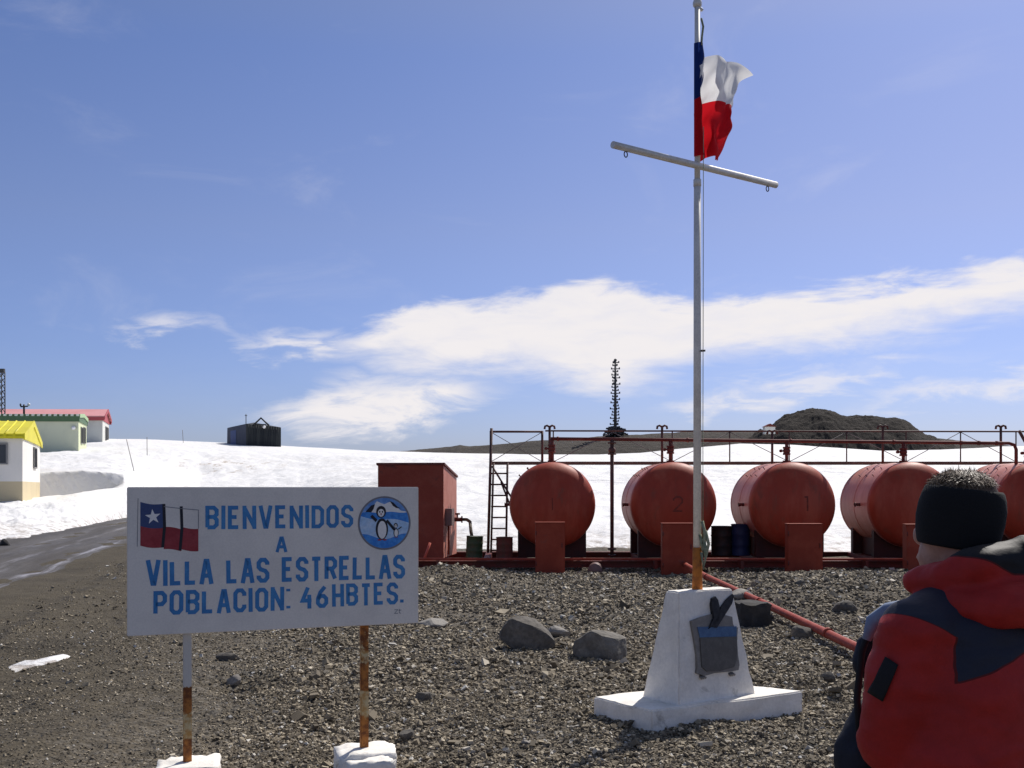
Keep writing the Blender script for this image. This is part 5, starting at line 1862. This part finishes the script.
def house(name, label, cat, near, far, wdir, length, z0, zw, rise, mats, base_h=0.0, windows=(), over=0.2, over_g=0.25, fascia=0.2, ribs=0.0, barge=None):
    """gable house; near/far = corners of the gable end facing right, wdir = direction of the long wall to the left"""
    near, far = Vector(near), Vector(far)
    wd = Vector(wdir).normalized()
    t = thing(name, label, cat, (near.x, near.y, z0))
    g = (far - near)
    mid = near + g * 0.5
    nl, fl_ = near + wd * length, far + wd * length
    up = lambda p, z: Vector((p.x, p.y, z))
    zr = zw + rise
    mb = MB()
    zb_ = z0 + base_h
    if base_h:
        mb.add([up(near, z0 - 1.5), up(far, z0 - 1.5), up(far, zb_), up(near, zb_), up(nl, z0 - 1.5), up(fl_, z0 - 1.5), up(fl_, zb_), up(nl, zb_)],
               [(0, 1, 2, 3), (4, 0, 3, 7), (5, 4, 7, 6), (1, 5, 6, 2)], 2)
    lo = zb_ if base_h else z0 - 1.5
    mb.add([up(near, lo), up(far, lo), up(far, zw), up(near, zw)], [(0, 1, 2, 3)], 1)
    mb.add([up(nl, lo), up(fl_, lo), up(fl_, zw), up(nl, zw)], [(3, 2, 1, 0)], 1)
    mb.add([up(near, lo), up(near, zw), up(nl, zw), up(nl, lo)], [(0, 1, 2, 3)], 0)
    mb.add([up(far, lo), up(far, zw), up(fl_, zw), up(fl_, lo)], [(3, 2, 1, 0)], 0)
    mb.build('wall', mats[:3], t)
    gd = g.normalized()
    half = g.length / 2
    rm = MB()
    th = 0.10
    zt_ = zw + fascia
    # gable triangles above the wall
    for q in (Vector((0, 0)), wd * length):
        rm.prism([up(near + q, zw), up(far + q, zw), up(far + q, zt_), up(mid + q, zt_ + rise), up(near + q, zt_)], (-wd if q.length < 0.1 else wd) * 0.08, 1)
    for sgn in (-1, 1):
        e = mid + gd * sgn * (half + over)
        a, b_ = e - wd * over_g, e + wd * (length + over_g)
        c_, d_ = mid - wd * over_g, mid + wd * (length + over_g)
        p4 = [up(a, zt_), up(b_, zt_), up(d_, zt_ + rise), up(c_, zt_ + rise)]
        rm.prism(p4, (0, 0, th))
        if ribs:      # standing ribs of the sheet roof
            for k in range(1, int(length / ribs)):
                f = k * ribs / length
                q0, q1 = p4[0].lerp(p4[1], f), p4[3].lerp(p4[2], f)
                rm.tube([q0 + Vector((0, 0, th)) - (q1 - q0).normalized() * 0.02, q1 + Vector((0, 0, th))], 0.045, 6)
                rm.prism([q0 + Vector((-0.07, 0, -fascia)), q0 + Vector((0.07, 0, -fascia)), q0 + Vector((0.07, 0, th)), q0 + Vector((-0.07, 0, th))], gd * sgn * 0.05, 1)
        # fascia boards
        fc = (a + b_) / 2
        rm.box((fc.x, fc.y, zw + fascia / 2 - 0.01), ((b_ - a).length, 0.06, fascia), 1, math.atan2(wd.y, wd.x))
        # barge boards on the gable facing right
        rm.prism([up(a, zt_ - 0.20), up(c_, zt_ + rise - 0.20), up(c_, zt_ + rise + th + 0.02), up(a, zt_ + th + 0.02)], -wd * 0.06, 2)
    rm.build('roof', [mats[3], mats[4], barge or mats[4]], t)
    for (wall, f0, f1, za, zb2) in windows:
        if wall == 'end':
            p0, p1, nr = near + g * f0, near + g * f1, -wd
        else:
            p0, p1, nr = near + wd * f0, near + wd * f1, -gd
        ax = (p1 - p0)
        nr = nr.normalized()
        wm = MB()
        c0, c1b = p0 + nr * 0.0, p1 + nr * 0.0
        fwid = 0.07
        dirx = ax.normalized()
        wz = [(za - fwid, za), (zb2, zb2 + fwid)]
        for z_a, z_b in wz:
            wm.prism([up(c0 - dirx * fwid, z_a), up(c1b + dirx * fwid, z_a), up(c1b + dirx * fwid, z_b), up(c0 - dirx * fwid, z_b)], nr * 0.09)
        for s_, e_ in ((c0 - dirx * fwid, c0), (c1b, c1b + dirx * fwid), ((c0 + c1b) / 2 - dirx * 0.025, (c0 + c1b) / 2 + dirx * 0.025)):
            wm.prism([up(s_, za), up(e_, za), up(e_, zb2), up(s_, zb2)], nr * 0.085)
        wf = wm.build('window', M['window_frame'], t)
        pm = MB()
        pm.prism([up(c0, za), up(c1b, za), up(c1b, zb2), up(c0, zb2)], nr * 0.03)
        pm.build('pane', M['window_dark'], wf)
    return t


Zp = lambda py, Y: EYE + (HOR - py) / F * Y
ynear = Vector(((22.5 - 512) / F * 50, 50.0))
yfar = Vector(((40 - 512) / F * 60, 60.0))
house('yellow_roof_house', 'white house with yellow sheet roof and cream base, nearest on the left', 'house', ynear, yfar, (-1, -0.10), 9, Zp(503.5, 50), Zp(438.5, 50), 0.92,
      [M['house_white'], M['house_white'], M['house_cream'], M['roof_yellow'], M['roof_yellow']], 1.05,
      [('front', 0.75, 2.2, Zp(463, 50), Zp(441.5, 50) - 0.15), ('end', 0.56, 0.72, Zp(467, 56), Zp(448.5, 56))], 0.22, 0.07, 0.12, 0.42)
gnear = Vector(((78.5 - 512) / F * 90, 90.0))
gfar = Vector(((86.5 - 512) / F * 96, 96.0))
gh = house('green_roof_house', 'pale green house with dark green roof edge, second up the slope', 'house', gnear, gfar, (-1, -0.04), 16, Zp(452, 90), Zp(421.5, 90), 0.22,
           [M['house_green_wall'], M['house_green_end'], M['house_green_wall'], M['roof_green'], M['roof_green']], 0.0,
           [('end', 0.26, 0.46, Zp(443, 92), Zp(428, 92)), ('end', 0.60, 0.80, Zp(443, 94), Zp(428, 94))], 0.12, 0.10, 0.52, 0.0, M['trim_green'])
mb = MB()
for k in range(34):
    f = k / 34 * 16
    q = gnear + Vector((-1, -0.04)).normalized() * f
    mb.box((q.x, q.y - 0.17, Zp(415.2, 90)), (0.24, 0.06, 0.18))
mb.build('eave_trim', M['trim_pale'], gh)
mb = MB()
q = gnear + Vector((-0.35, -0.2))
mb.ball((q.x, q.y, Zp(428, 90)), 0.18, 2)
mb.build('wall_lamp', M['white_plastic'], gh)
rnear = Vector(((102.5 - 512) / F * 112, 112.0))
rfar = Vector(((109 - 512) / F * 119, 119.0))
house('red_roof_house', 'pale house with pinkish red roof, highest and farthest of the three', 'house', rnear, rfar, (-1, -0.02), 19, Zp(443.5, 112), Zp(420.5, 112), 0.98,
      [M['house_pale'], M['house_pale'], M['house_pale'], M['roof_red'], M['roof_red_edge']], 0.0,
      [('end', 0.42, 0.58, Zp(441, 115), Zp(427, 115)), ('end', 0.70, 0.84, Zp(441, 115), Zp(427, 115))], 0.3, 0.25, 0.38)

# small weather station on the green roof
c = P(24, 413, 92)
ws = thing('weather_vane', 'small wind gauge mast on the green house roof', 'wind gauge', c)
mb = MB()
mb.tube([(c.x, c.y, c.z - 0.3), (c.x, c.y, c.z + 0.75)], 0.09, 8)
mb.tube([(c.x - 0.28, c.y, c.z + 0.55), (c.x + 0.35, c.y, c.z + 0.6)], 0.06, 8)
mb.build('mast', M['tower_steel'], ws)
mb = MB()
mb.ball((c.x + 0.42, c.y, c.z + 0.75), 0.14, 1)
mb.build('cup', M['white_plastic'], ws)
mb = MB()
mb.ball((c.x - 0.3, c.y, c.z + 0.70), 0.12, 1, scale=(0.7, 1, 1.4))
mb.build('vane', M['tower_steel'], ws)

# lattice mast at the left edge
c = P(2, 412, 105)
lm = thing('lattice_mast', 'thin steel lattice mast behind the roofs at far left', 'mast', (c.x, c.y, c.z - 3.5))
mb = MB()
zt2 = Zp(372, 105)
for a in range(3):
    ox, oy = 0.30 * math.cos(a * 2.1), 0.30 * math.sin(a * 2.1)
    mb.tube([(c.x + ox, c.y + oy, c.z - 3.5), (c.x + ox, c.y + oy, zt2)], 0.06, 6)
for k in range(12):
    z_ = c.z - 3.0 + k * (zt2 - c.z + 3) / 12
    z2 = z_ + (zt2 - c.z + 3) / 12
    for a in range(3):
        p0 = (c.x + 0.30 * math.cos(a * 2.1), c.y + 0.30 * math.sin(a * 2.1), z_)
        p1 = (c.x + 0.30 * math.cos(a * 2.1 + 2.1), c.y + 0.30 * math.sin(a * 2.1 + 2.1), z2)
        mb.tube([p0, p1], 0.04, 5)
mb.build('lattice', M['tower_steel'], lm)
mb = MB()
mb.box((c.x + 0.1, c.y - 0.2, zt2 + 0.1), (0.5, 0.3, 0.4))
mb.build('aerial', M['tower_steel'], lm)

# dark hut on the crest
HY = 117.0
hp = lambda px, py, d=0.0: P(px, py, HY + d)
hut = thing('dark_hut', 'black sheet metal hut with A-frame truss on the snow crest', 'hut', hp(254, 444))
mb = MB()
bl_ = [hp(227, 448, 3.0), hp(246, 450), hp(281, 452, 0.6), hp(276, 450, 5.5), hp(240, 448, 6.5)]
tl_ = [hp(227.3, 428, 3.0), hp(246, 424), hp(281, 427.5, 0.6), hp(276, 427.5, 5.5), hp(240, 426, 6.5)]
for a in range(5):
    b2 = (a + 1) % 5
    mb.add([bl_[a], bl_[b2], tl_[b2], tl_[a]], [(0, 1, 2, 3)], 1 if a == 0 else 0)
for k in range(1, 14):
    f = k / 14
    q0, q1 = bl_[1].lerp(bl_[2], f), tl_[1].lerp(tl_[2], f)
    mb.tube([q0, q1], 0.06, 5, 0)
mb.build('wall', [M['hut_dark'], M['hut_blue']], hut)
mb = MB()
ov = [p + Vector((0, 0, 0.02)) for p in tl_]
apex = hp(254, 422.5, 3)
mb.add(ov + [apex], [(i, (i + 1) % 5, 5) for i in range(5)])
mb.build('roof', M['hut_dark'], hut)
mb = MB()
mb.prism([hp(230.5, 448, 2.42), hp(236, 448.5, 1.6), hp(236, 430, 1.6), hp(230.5, 431, 2.42)], (0.02, -0.08, 0))
mb.build('door', M['sign_navy'], hut)
mb = MB()
mb.tube([hp(253.5, 425), hp(261, 418), hp(269, 425.5)], 0.11, 6)
mb.tube([hp(255.5, 424.5), hp(266, 424.5)], 0.07, 6)
mb.build('truss', M['hut_dark'], hut)
mb = MB()
mb.ball(hp(264.2, 427, -0.4), 0.17, 2)
mb.build('lamp', M['white_plastic'], hut)
mb = MB()
mb.tube([hp(246, 425), hp(246, 414)], 0.045, 6)
mb.tube([hp(244.8, 415.5), hp(247.2, 415.5)], 0.04, 6)
mb.build('roof_cross', M['tower_steel'], hut)

# thin marker poles and a guy wire on the slope
for (a, b_, Y, lab) in (((147.3, 463), (147, 437), 90, 'thin bare marker pole standing on snow above the sign'), ((184, 445), (182.5, 430), 116, 'short leaning marker pole on the snow crest')):
    mb = MB()
    p0, p1 = P(*a, Y), P(*b_, Y)
    mb.tube([p0 - Vector((0, 0, 1.2)), p1], 0.028, 6)
    tag(mb.build('marker_pole', M['wire']), lab, 'pole')
mb = MB()
mb.tube([P(139, 492, 66), P(126.5, 439.5, 72)], 0.026, 6)
tag(mb.build('leaning_pole', M['wire']), 'long thin leaning pole in the snow beside the cut bank', 'pole')

# tall antenna mast on the far ridge
AY = 322.0
c = P(615.3, 437.5, AY)
ant = thing('antenna_mast', 'tall dark antenna mast studded with short crossbars on the ridge', 'antenna', c)
mb = MB()
zt3 = Zp(361, AY)
mb.tube([(c.x, c.y, c.z - 2), (c.x, c.y, zt3)], [0.55, 0.28], 8)
mb.build('mast', M['tower_steel'], ant)
mb = MB()
z_ = c.z + 3.0
k = 0
while z_ < zt3 - 0.3:
    ln = 1.35 - 0.35 * (z_ - c.z) / (zt3 - c.z) + 0.35 * math.sin(k * 2.4)
    for a in range(3):
        aa = k * 0.9 + a * 2.094
        mb.tube([(c.x, c.y, z_), (c.x + ln * math.cos(aa), c.y + ln * math.sin(aa), z_ + 0.1)], 0.16, 5)
        mb.box((c.x + ln * math.cos(aa), c.y + ln * math.sin(aa), z_ + 0.2), (0.35, 0.35, 0.6))
    z_ += 0.95
    k += 1
mb.ball((c.x, c.y, zt3 + 0.25), 0.55, 1)
mb.build('crossbar_array', M['tower_steel'], ant)
mb = MB()
rs = np.random.default_rng(4)
for k in range(170):
    a = rs.uniform(0, 2 * math.pi)
    e = rs.uniform(-0.05, 1.25)
    ln = rs.uniform(2.4, 4.1) * (1 - 0.18 * e)
    d = Vector((math.cos(a) * math.cos(e), math.sin(a) * math.cos(e), math.sin(e)))
    o0 = Vector((c.x, c.y, c.z + 0.4))
    mb.tube([o0 + d * 0.4, o0 + d * ln], 0.13, 4)
    mb.box(o0 + d * ln, (0.6, 0.5, 0.4), 0, a)
mb.build('aerial_cluster', M['tower_steel'], ant)

# tiny hut on the crag
c = P(769, 430.5, 268)
mb = MB()
th = thing('far_hut', 'tiny red roofed hut on the shoulder of the rocky hill', 'hut', c)
mb.box((c.x, c.y, c.z), (2.6, 2.4, 1.8))
mb.build('wall', M['house_pale'], th)
mb = MB()
mb.prism([(c.x - 1.6, c.y - 1.4, c.z + 0.9), (c.x + 1.6, c.y - 1.4, c.z + 0.9), (c.x, c.y - 1.4, c.z + 1.7)], (0, 2.8, 0))
mb.build('roof', M['frame_red'], th)


# ------------------------------------------------------------------ person seen from behind
PC = Vector((0.953, 2.16, 0))
YAW = R(28)                       # turned to the left of the view direction
fwd = Vector((-math.sin(YAW), math.cos(YAW), 0))
lft = Vector((-math.cos(YAW), -math.sin(YAW), 0))


def L(a, b, z):
    """a towards the person's left, b towards the front, z up"""
    return PC + lft * a + fwd * b + Vector((0, 0, z))


person = thing('person', 'person from behind in red and navy jacket with black headband', 'person', PC)


def remeshed(mb, name, mats, parent, voxel, smooth_it=6, noise=None):
    o = mb.build(name, mats)
    md = o.modifiers.new('r', 'REMESH')
    md.mode = 'VOXEL'
    md.voxel_size = voxel
    md2 = o.modifiers.new('s', 'SMOOTH')
    md2.iterations = smooth_it
    md2.factor = 0.5
    dg = bpy.context.evaluated_depsgraph_get()
    me = bpy.data.meshes.new_from_object(o.evaluated_get(dg))
    o.modifiers.clear()
    o.data = me
    me.materials.clear()
    for m in (mats if isinstance(mats, (list, tuple)) else [mats]):
        me.materials.append(m)
    if noise:
        n = len(me.vertices)
        co = np.zeros(n * 3, dtype=np.float32)
        me.vertices.foreach_get('co', co)
        nr = np.zeros(n * 3, dtype=np.float32)
        me.vertex_normals.foreach_get('vector', nr)
        co = co.reshape(-1, 3)
        nr = nr.reshape(-1, 3)
        co = co + nr * noise(co)[:, None]
        me.vertices.foreach_set('co', co.ravel().astype(np.float32))
        me.update()
    me.polygons.foreach_set('use_smooth', np.ones(len(me.polygons), dtype=bool))
    if parent is not None:
        put_under(o, parent)
    return o


def loft(mb, rings, n=36):
    """closed solid through ellipses (a, b, z, ra, rb)"""
    vs, fs = [], []
    for (a, b, z, ra, rb) in rings:
        for k in range(n):
            t = 2 * math.pi * k / n
            e = 0.85
            ca = math.copysign(abs(math.cos(t)) ** e, math.cos(t))
            sb = math.copysign(abs(math.sin(t)) ** e, math.sin(t))
            vs.append(L(a + ra * ca, b + rb * sb, z))
    for i in range(len(rings) - 1):
        for k in range(n):
            fs.append((i * n + k, i * n + (k + 1) % n, (i + 1) * n + (k + 1) % n, (i + 1) * n + k))
    fs.append(tuple(reversed(range(n))))
    fs.append(tuple((len(rings) - 1) * n + k for k in range(n)))
    mb.add(vs, fs)


def limb(mb, pts, rs):
    mb.tube([L(*p) for p in pts], rs, 16)
    for p, r_ in zip(pts, rs):
        mb.ball(L(*p), r_ * 0.995, 3)


# body: one continuous figure (mostly under the clothes)
HZ = 1.618
HB = 0.035           # head sits a little forward of the spine
bd_ = MB()
loft(bd_, [(0, 0, 0.84, 0.165, 0.11), (0, 0, 0.95, 0.17, 0.115), (0, 0, 1.15, 0.15, 0.10), (0, 0, 1.32, 0.18, 0.11), (0, 0, 1.43, 0.16, 0.09), (0, 0.0, 1.48, 0.07, 0.06)])
limb(bd_, [(0, -0.005, 1.44), (0, 0.015, 1.53), (0, 0.03, 1.60)], [0.062, 0.058, 0.06])
hd_c = L(0, HB, HZ)
bd_.ball(hd_c, 1.0, 4, 0, (0.0665, 0.085, 0.112), True, YAW + R(2))
bd_.ball(L(0.0, HB + 0.035, HZ - 0.065), 1.0, 3, 0, (0.050, 0.062, 0.065), True, YAW + R(2))
hf = Vector((-math.sin(YAW + R(2)), math.cos(YAW + R(2)), 0))
hl = Vector((-math.cos(YAW + R(2)), -math.sin(YAW + R(2)), 0))
bd_.ball(hd_c + hf * 0.100 + Vector((0, 0, -0.022)), 0.017, 2, 0, (0.8, 1.2, 1.5), True, YAW)       # nose
bd_.ball(hd_c + hf * 0.090 + Vector((0, 0, -0.068)), 0.02, 2, 0, (1.3, 0.7, 0.5), True, YAW + R(2))  # mouth
for sgn in (-1, 1):
    bd_.ball(hd_c + hl * sgn * 0.0645 + hf * -0.002 + Vector((0, 0, -0.010)), 0.028, 2, 0, (0.25, 0.7, 1.0), True, YAW + R(2))
    limb(bd_, [(0.09 * sgn, 0, 0.90), (0.10 * sgn, 0.01, 0.50), (0.105 * sgn, -0.01, 0.10)], [0.088, 0.062, 0.042])
    limb(bd_, [(0.105 * sgn, -0.03, 0.055), (0.115 * sgn, 0.13, 0.035)], [0.04, 0.032])
larm = [(0.165, -0.005, 1.395), (0.168, 0.06, 1.185), (0.03, 0.215, 1.17)]
rarm = [(-0.165, -0.005, 1.395), (-0.168, 0.06, 1.185), (-0.07, 0.20, 1.16)]
for arm in (larm, rarm):
    limb(bd_, arm, [0.052, 0.042, 0.030])
    sgn = 1 if arm is larm else -1
    wx, wy, wz_ = arm[2]
    limb(bd_, [(wx, wy, wz_), (wx - 0.05 * sgn, wy + 0.05, wz_)], [0.028, 0.030])
    for k in range(4):
        fx, fy, fz = wx - 0.075 * sgn, wy + 0.075, wz_ + 0.03 - 0.02 * k
        ln = (0.9, 1.05, 1.0, 0.8)[k]
        limb(bd_, [(wx - 0.05 * sgn, wy + 0.05, wz_ + 0.026 - 0.018 * k), (fx, fy, fz), (fx - 0.028 * sgn * ln, fy + 0.008, fz - 0.004), (fx - 0.040 * sgn * ln, fy - 0.012, fz - 0.006)],
             [0.011, 0.0095, 0.009, 0.008])
    limb(bd_, [(wx - 0.02 * sgn, wy + 0.025, wz_ + 0.02), (wx - 0.045 * sgn, wy + 0.028, wz_ + 0.05), (wx - 0.07 * sgn, wy + 0.045, wz_ + 0.055)], [0.013, 0.011, 0.009])
body_o = remeshed(bd_, 'body', M['skin'], person, 0.0060, 4)

# jacket
jk = MB()
loft(jk, [(0, 0, 0.80, 0.225, 0.165), (0, 0, 0.92, 0.22, 0.168), (0, 0, 1.08, 0.205, 0.165), (0, -0.005, 1.22, 0.205, 0.160), (0, -0.012, 1.33, 0.205, 0.150),
          (0, -0.015, 1.41, 0.19, 0.128), (0, -0.01, 1.46, 0.145, 0.105), (0, 0, 1.50, 0.095, 0.090), (0, 0.01, 1.535, 0.080, 0.085)])
for arm in (larm, rarm):
    a, b_, c_ = [Vector(q) for q in arm]
    pts = [a, a.lerp(b_, 0.33), a.lerp(b_, 0.66), b_, b_.lerp(c_, 0.5), c_ - (c_ - b_) * 0.05]
    limb(jk, pts, [0.084, 0.094, 0.088, 0.070, 0.062, 0.050])
limb(jk, [(0.09, -0.015, 1.455), (0.165, -0.005, 1.402)], [0.062, 0.080])
limb(jk, [(-0.09, -0.015, 1.455), (-0.165, -0.005, 1.402)], [0.062, 0.080])


def folds(co):
    z = co[:, 2]
    ridge = 0.5 - np.abs(fbm(co[:, 0] * 5, co[:, 1] * 5, 3, 25, z * 13))
    return (0.016 * (ridge - 0.4) + 0.012 * fbm(co[:, 0] * 7, co[:, 1] * 7, 3, 5, z * 11) + 0.016 * fbm(co[:, 0] * 3, co[:, 1] * 3, 2, 15, z * 4.5)).astype(np.float32)


jk_o = remeshed(jk, 'jacket', M['jacket'], person, 0.0075, 8, folds)


def local_coords(me):
    n = len(me.vertices)
    co = np.zeros(n * 3, dtype=np.float32)
    me.vertices.foreach_get('co', co)
    co = co.reshape(-1, 3)
    rel = co - np.array(PC)
    return rel @ np.array(lft), rel @ np.array(fwd), co[:, 2]


def panel(me, values):
    """signed distance to a sewn panel, read by the cloth material"""
    at = me.attributes.new('panel', 'FLOAT', 'POINT')
    at.data.foreach_set('value', values.astype(np.float32))


aa, bb, zz = local_coords(jk_o.data)
# navy yoke over shoulders and upper back, cut off by curved armhole seams
yoke = zz - (1.398 - 0.42 * np.abs(aa))
for sgn in (1, -1):
    sa = aa * sgn
    seam = 0.160 + 1.7 * np.clip(zz - 1.412, 0, 0.05) + 0.15 * np.clip(1.40 - zz, 0, 0.1) ** 1.0
    yoke = np.minimum(yoke, seam - sa)
panel(jk_o.data, yoke)

# velcro patch sits proud of the sleeve
from mathutils.bvhtree import BVHTree
bvh = BVHTree.FromObject(jk_o, bpy.context.evaluated_depsgraph_get())


def eye_hit(px, py, off):
    o = Vector((0, 0, EYE))
    d = Vector(((px - 512) / F, 1, (HOR - py) / F)).normalized()
    h = bvh.ray_cast(o, d)
    if h[0] is None:
        return None
    return h[0] + h[1] * off


pc = [(887, 657), (899, 665), (884, 701), (870, 692)]
mb = MB()
gn_ = 9
gv, ok = [], True
for i in range(gn_):
    for j in range(gn_):
        a, b_ = i / (gn_ - 1), j / (gn_ - 1)
        x = (pc[0][0] * (1 - a) + pc[1][0] * a) * (1 - b_) + (pc[3][0] * (1 - a) + pc[2][0] * a) * b_
        y = (pc[0][1] * (1 - a) + pc[1][1] * a) * (1 - b_) + (pc[3][1] * (1 - a) + pc[2][1] * a) * b_
        h = eye_hit(x, y, 0.0035)
        if h is None:
            ok = False
            h = P(x, y, 2.0)
        gv.append(h)
mb.add(gv, [tuple(q) for q in grid_faces(gn_, gn_)], 0, True)
patch = mb.build('sleeve_patch', M['jacket_black'], jk_o, fix=False)
sol = patch.modifiers.new('t', 'SOLIDIFY')
sol.thickness = 0.003

# collar and collapsed hood
ho = MB()
col = [(0.045, 0.095, 1.492), (0.098, 0.055, 1.505), (0.110, -0.02, 1.520), (0.080, -0.085, 1.545), (0.0, -0.112, 1.552), (-0.085, -0.085, 1.545), (-0.12, -0.02, 1.515), (-0.10, 0.055, 1.50), (-0.045, 0.095, 1.490)]
limb(ho, col, [0.026, 0.032, 0.036, 0.042, 0.050, 0.046, 0.038, 0.032, 0.026])
low_ = [(0.125, 0.03, 1.462), (0.11, -0.06, 1.472), (0.075, -0.125, 1.475), (0.0, -0.150, 1.470), (-0.08, -0.13, 1.475), (-0.13, -0.05, 1.475)]
limb(ho, low_, [0.026, 0.036, 0.046, 0.056, 0.048, 0.034])


def hfold(co):
    return (0.014 * fbm(co[:, 0] * 11, co[:, 1] * 11, 3, 9, co[:, 2] * 16)).astype(np.float32)


ho_o = remeshed(ho, 'hood', M['hood'], person, 0.0055, 5, hfold)
aa, bb, zz = local_coords(ho_o.data)
panel(ho_o.data, np.minimum(np.minimum(zz - (1.532 + 0.55 * np.clip(aa - 0.06, 0, 1)), 0.125 - aa), 0.0 - bb))

# trousers and boots
tr_ = MB()
loft(tr_, [(0, 0, 0.78, 0.19, 0.135), (0, 0, 0.90, 0.195, 0.14), (0, 0, 1.0, 0.18, 0.13)])
for sgn in (-1, 1):
    limb(tr_, [(0.095 * sgn, 0, 0.82), (0.105 * sgn, 0.01, 0.50), (0.11 * sgn, -0.01, 0.13)], [0.112, 0.088, 0.078])
remeshed(tr_, 'trousers', M['trousers'], person, 0.010, 5)
for sgn in (-1, 1):
    bt = MB()
    limb(bt, [(0.11 * sgn, -0.02, 0.16), (0.11 * sgn, -0.025, 0.06)], [0.058, 0.056])
    limb(bt, [(0.11 * sgn, -0.04, 0.045), (0.12 * sgn, 0.15, 0.04)], [0.05, 0.046])
    bo = remeshed(bt, 'boot', M['bag_black'], person, 0.009, 4)

# headband: wide knitted band wrapped round the head, tilted
hbm = MB()
cb_ = hd_c + Vector((0, 0, 0.026))
tilt = Matrix.Rotation(R(4), 3, hf) @ Matrix.Rotation(R(-6), 3, hl)
prof = [(-0.068, 0.88), (-0.070, 0.95), (-0.064, 0.99), (-0.042, 1.05), (-0.012, 1.09), (0.014, 1.08), (0.036, 1.03), (0.050, 0.97), (0.054, 0.92), (0.050, 0.80)]
n = 64
vs, fs = [], []
for z_, k_ in prof:
    for i in range(n):
        t = 2 * math.pi * i / n
        wob = 1 + 0.010 * math.sin(3 * t + z_ * 40) + 0.006 * math.sin(7 * t)
        q = hl * (0.0705 * k_ * wob * math.cos(t)) + hf * (0.085 * k_ * wob * math.sin(t)) + Vector((0, 0, z_))
        vs.append(cb_ + tilt @ q)
for j in range(len(prof) - 1):
    for i in range(n):
        fs.append((j * n + i, j * n + (i + 1) % n, (j + 1) * n + (i + 1) % n, (j + 1) * n + i))
hbm.add(vs, fs, 0, True)
hbm.build('headband', M['headband'], person)

# short greying hair on the crown, thin tapering strands
hrm = MB()
cap = []
rs = np.random.default_rng(12)
strv, strf = [], []
cnt = 0
for k in range(7000):
    th_ = rs.uniform(0, 2 * math.pi)
    ph = rs.uniform(0, 1) ** 0.6 * 1.15
    nrm_ = hl * (math.sin(ph) * math.cos(th_)) + hf * (math.sin(ph) * math.sin(th_)) + Vector((0, 0, math.cos(ph)))
    sx, cz_ = math.sin(ph) ** 0.8, math.cos(ph) ** 0.7
    p0 = hd_c + hl * (0.0685 * sx * math.cos(th_)) + hf * (0.087 * sx * math.sin(th_)) + Vector((0, 0, 0.1135 * cz_))
    if cz_ < 0.76:
        continue
    flow = (hl * rs.normal(0.15, 0.35) + hf * rs.normal(-0.35, 0.4))
    flow = flow - nrm_ * flow.dot(nrm_)
    ln = rs.uniform(0.012, 0.024)
    d = (nrm_ * rs.uniform(0.02, 0.16) + flow).normalized()
    sd_ = d.cross(nrm_)
    if sd_.length < 1e-4:
        continue
    sd_.normalize()
    wd_ = 0.0008
    p1 = p0 + d * ln * 0.55 + nrm_ * 0.001
    p2 = p0 + (d * 0.9 + flow * 0.3).normalized() * ln - nrm_ * 0.002
    strv += [p0 - sd_ * wd_, p0 + sd_ * wd_, p1 + sd_ * wd_ * 0.8, p1 - sd_ * wd_ * 0.8, p2]
    strf += [(cnt, cnt + 1, cnt + 2, cnt + 3), (cnt + 3, cnt + 2, cnt + 4)]
    cnt += 5
hrm.add(strv, strf, 0, False)
bm = bmesh.new()
bmesh.ops.create_icosphere(bm, subdivisions=4, radius=1.0)
for v in list(bm.verts):
    if v.co.z < 0.25:
        bm.verts.remove(v)
    else:
        rxy = math.hypot(v.co.x, v.co.y)
        kx = rxy ** 0.8 / rxy if rxy > 1e-5 else 0
        v.co = Vector((v.co.x * kx, v.co.y * kx, v.co.z ** 0.7))
hrm.addbm(bm, Matrix.Translation(hd_c) @ Matrix.Rotation(YAW + R(2), 4, 'Z') @ Matrix.Diagonal((0.0685, 0.087, 0.1135, 1)), 1, True)
hrm.build('hair', [M['hair_grey'], M['scalp']], person, fix=False)

# shoulder bag hanging in front of the left hip, with padded strap
bag = thing('shoulder_bag', 'black shoulder bag with pale blue strap pad at the side of the person', 'bag', L(0.090, 0.21, 1.05))
bgm = MB()
limb(bgm, [(0.075, 0.215, 1.205), (0.092, 0.21, 1.11), (0.095, 0.21, 1.00)], [0.030, 0.066, 0.072])
limb(bgm, [(0.060, 0.235, 1.350), (0.068, 0.225, 1.30)], [0.024, 0.030])
remeshed(bgm, 'bag_body', M['bag_black'], bag, 0.007, 4, lambda co: (0.016 * fbm(co[:, 0] * 12, co[:, 1] * 12, 3, 4, co[:, 2] * 12)).astype(np.float32))
mb = MB()
mb.tube([L(0.125, 0.19, 1.14), L(0.120, 0.205, 1.24), L(0.095, 0.215, 1.34), L(0.075, 0.20, 1.41)], 0.008, 8)
mb.tube([L(0.045, 0.22, 1.20), L(0.055, 0.225, 1.32), L(0.065, 0.20, 1.42)], 0.008, 8)
mb.build('strap', M['jacket_black'], bag)
mb = MB()
mb.tube([L(0.088, 0.208, 1.365), L(0.078, 0.200, 1.405), L(0.068, 0.165, 1.432), L(0.055, 0.11, 1.450)], [0.010, 0.017, 0.018, 0.015], 10)
mb.build('strap_pad', M['strap_blue'], bag)
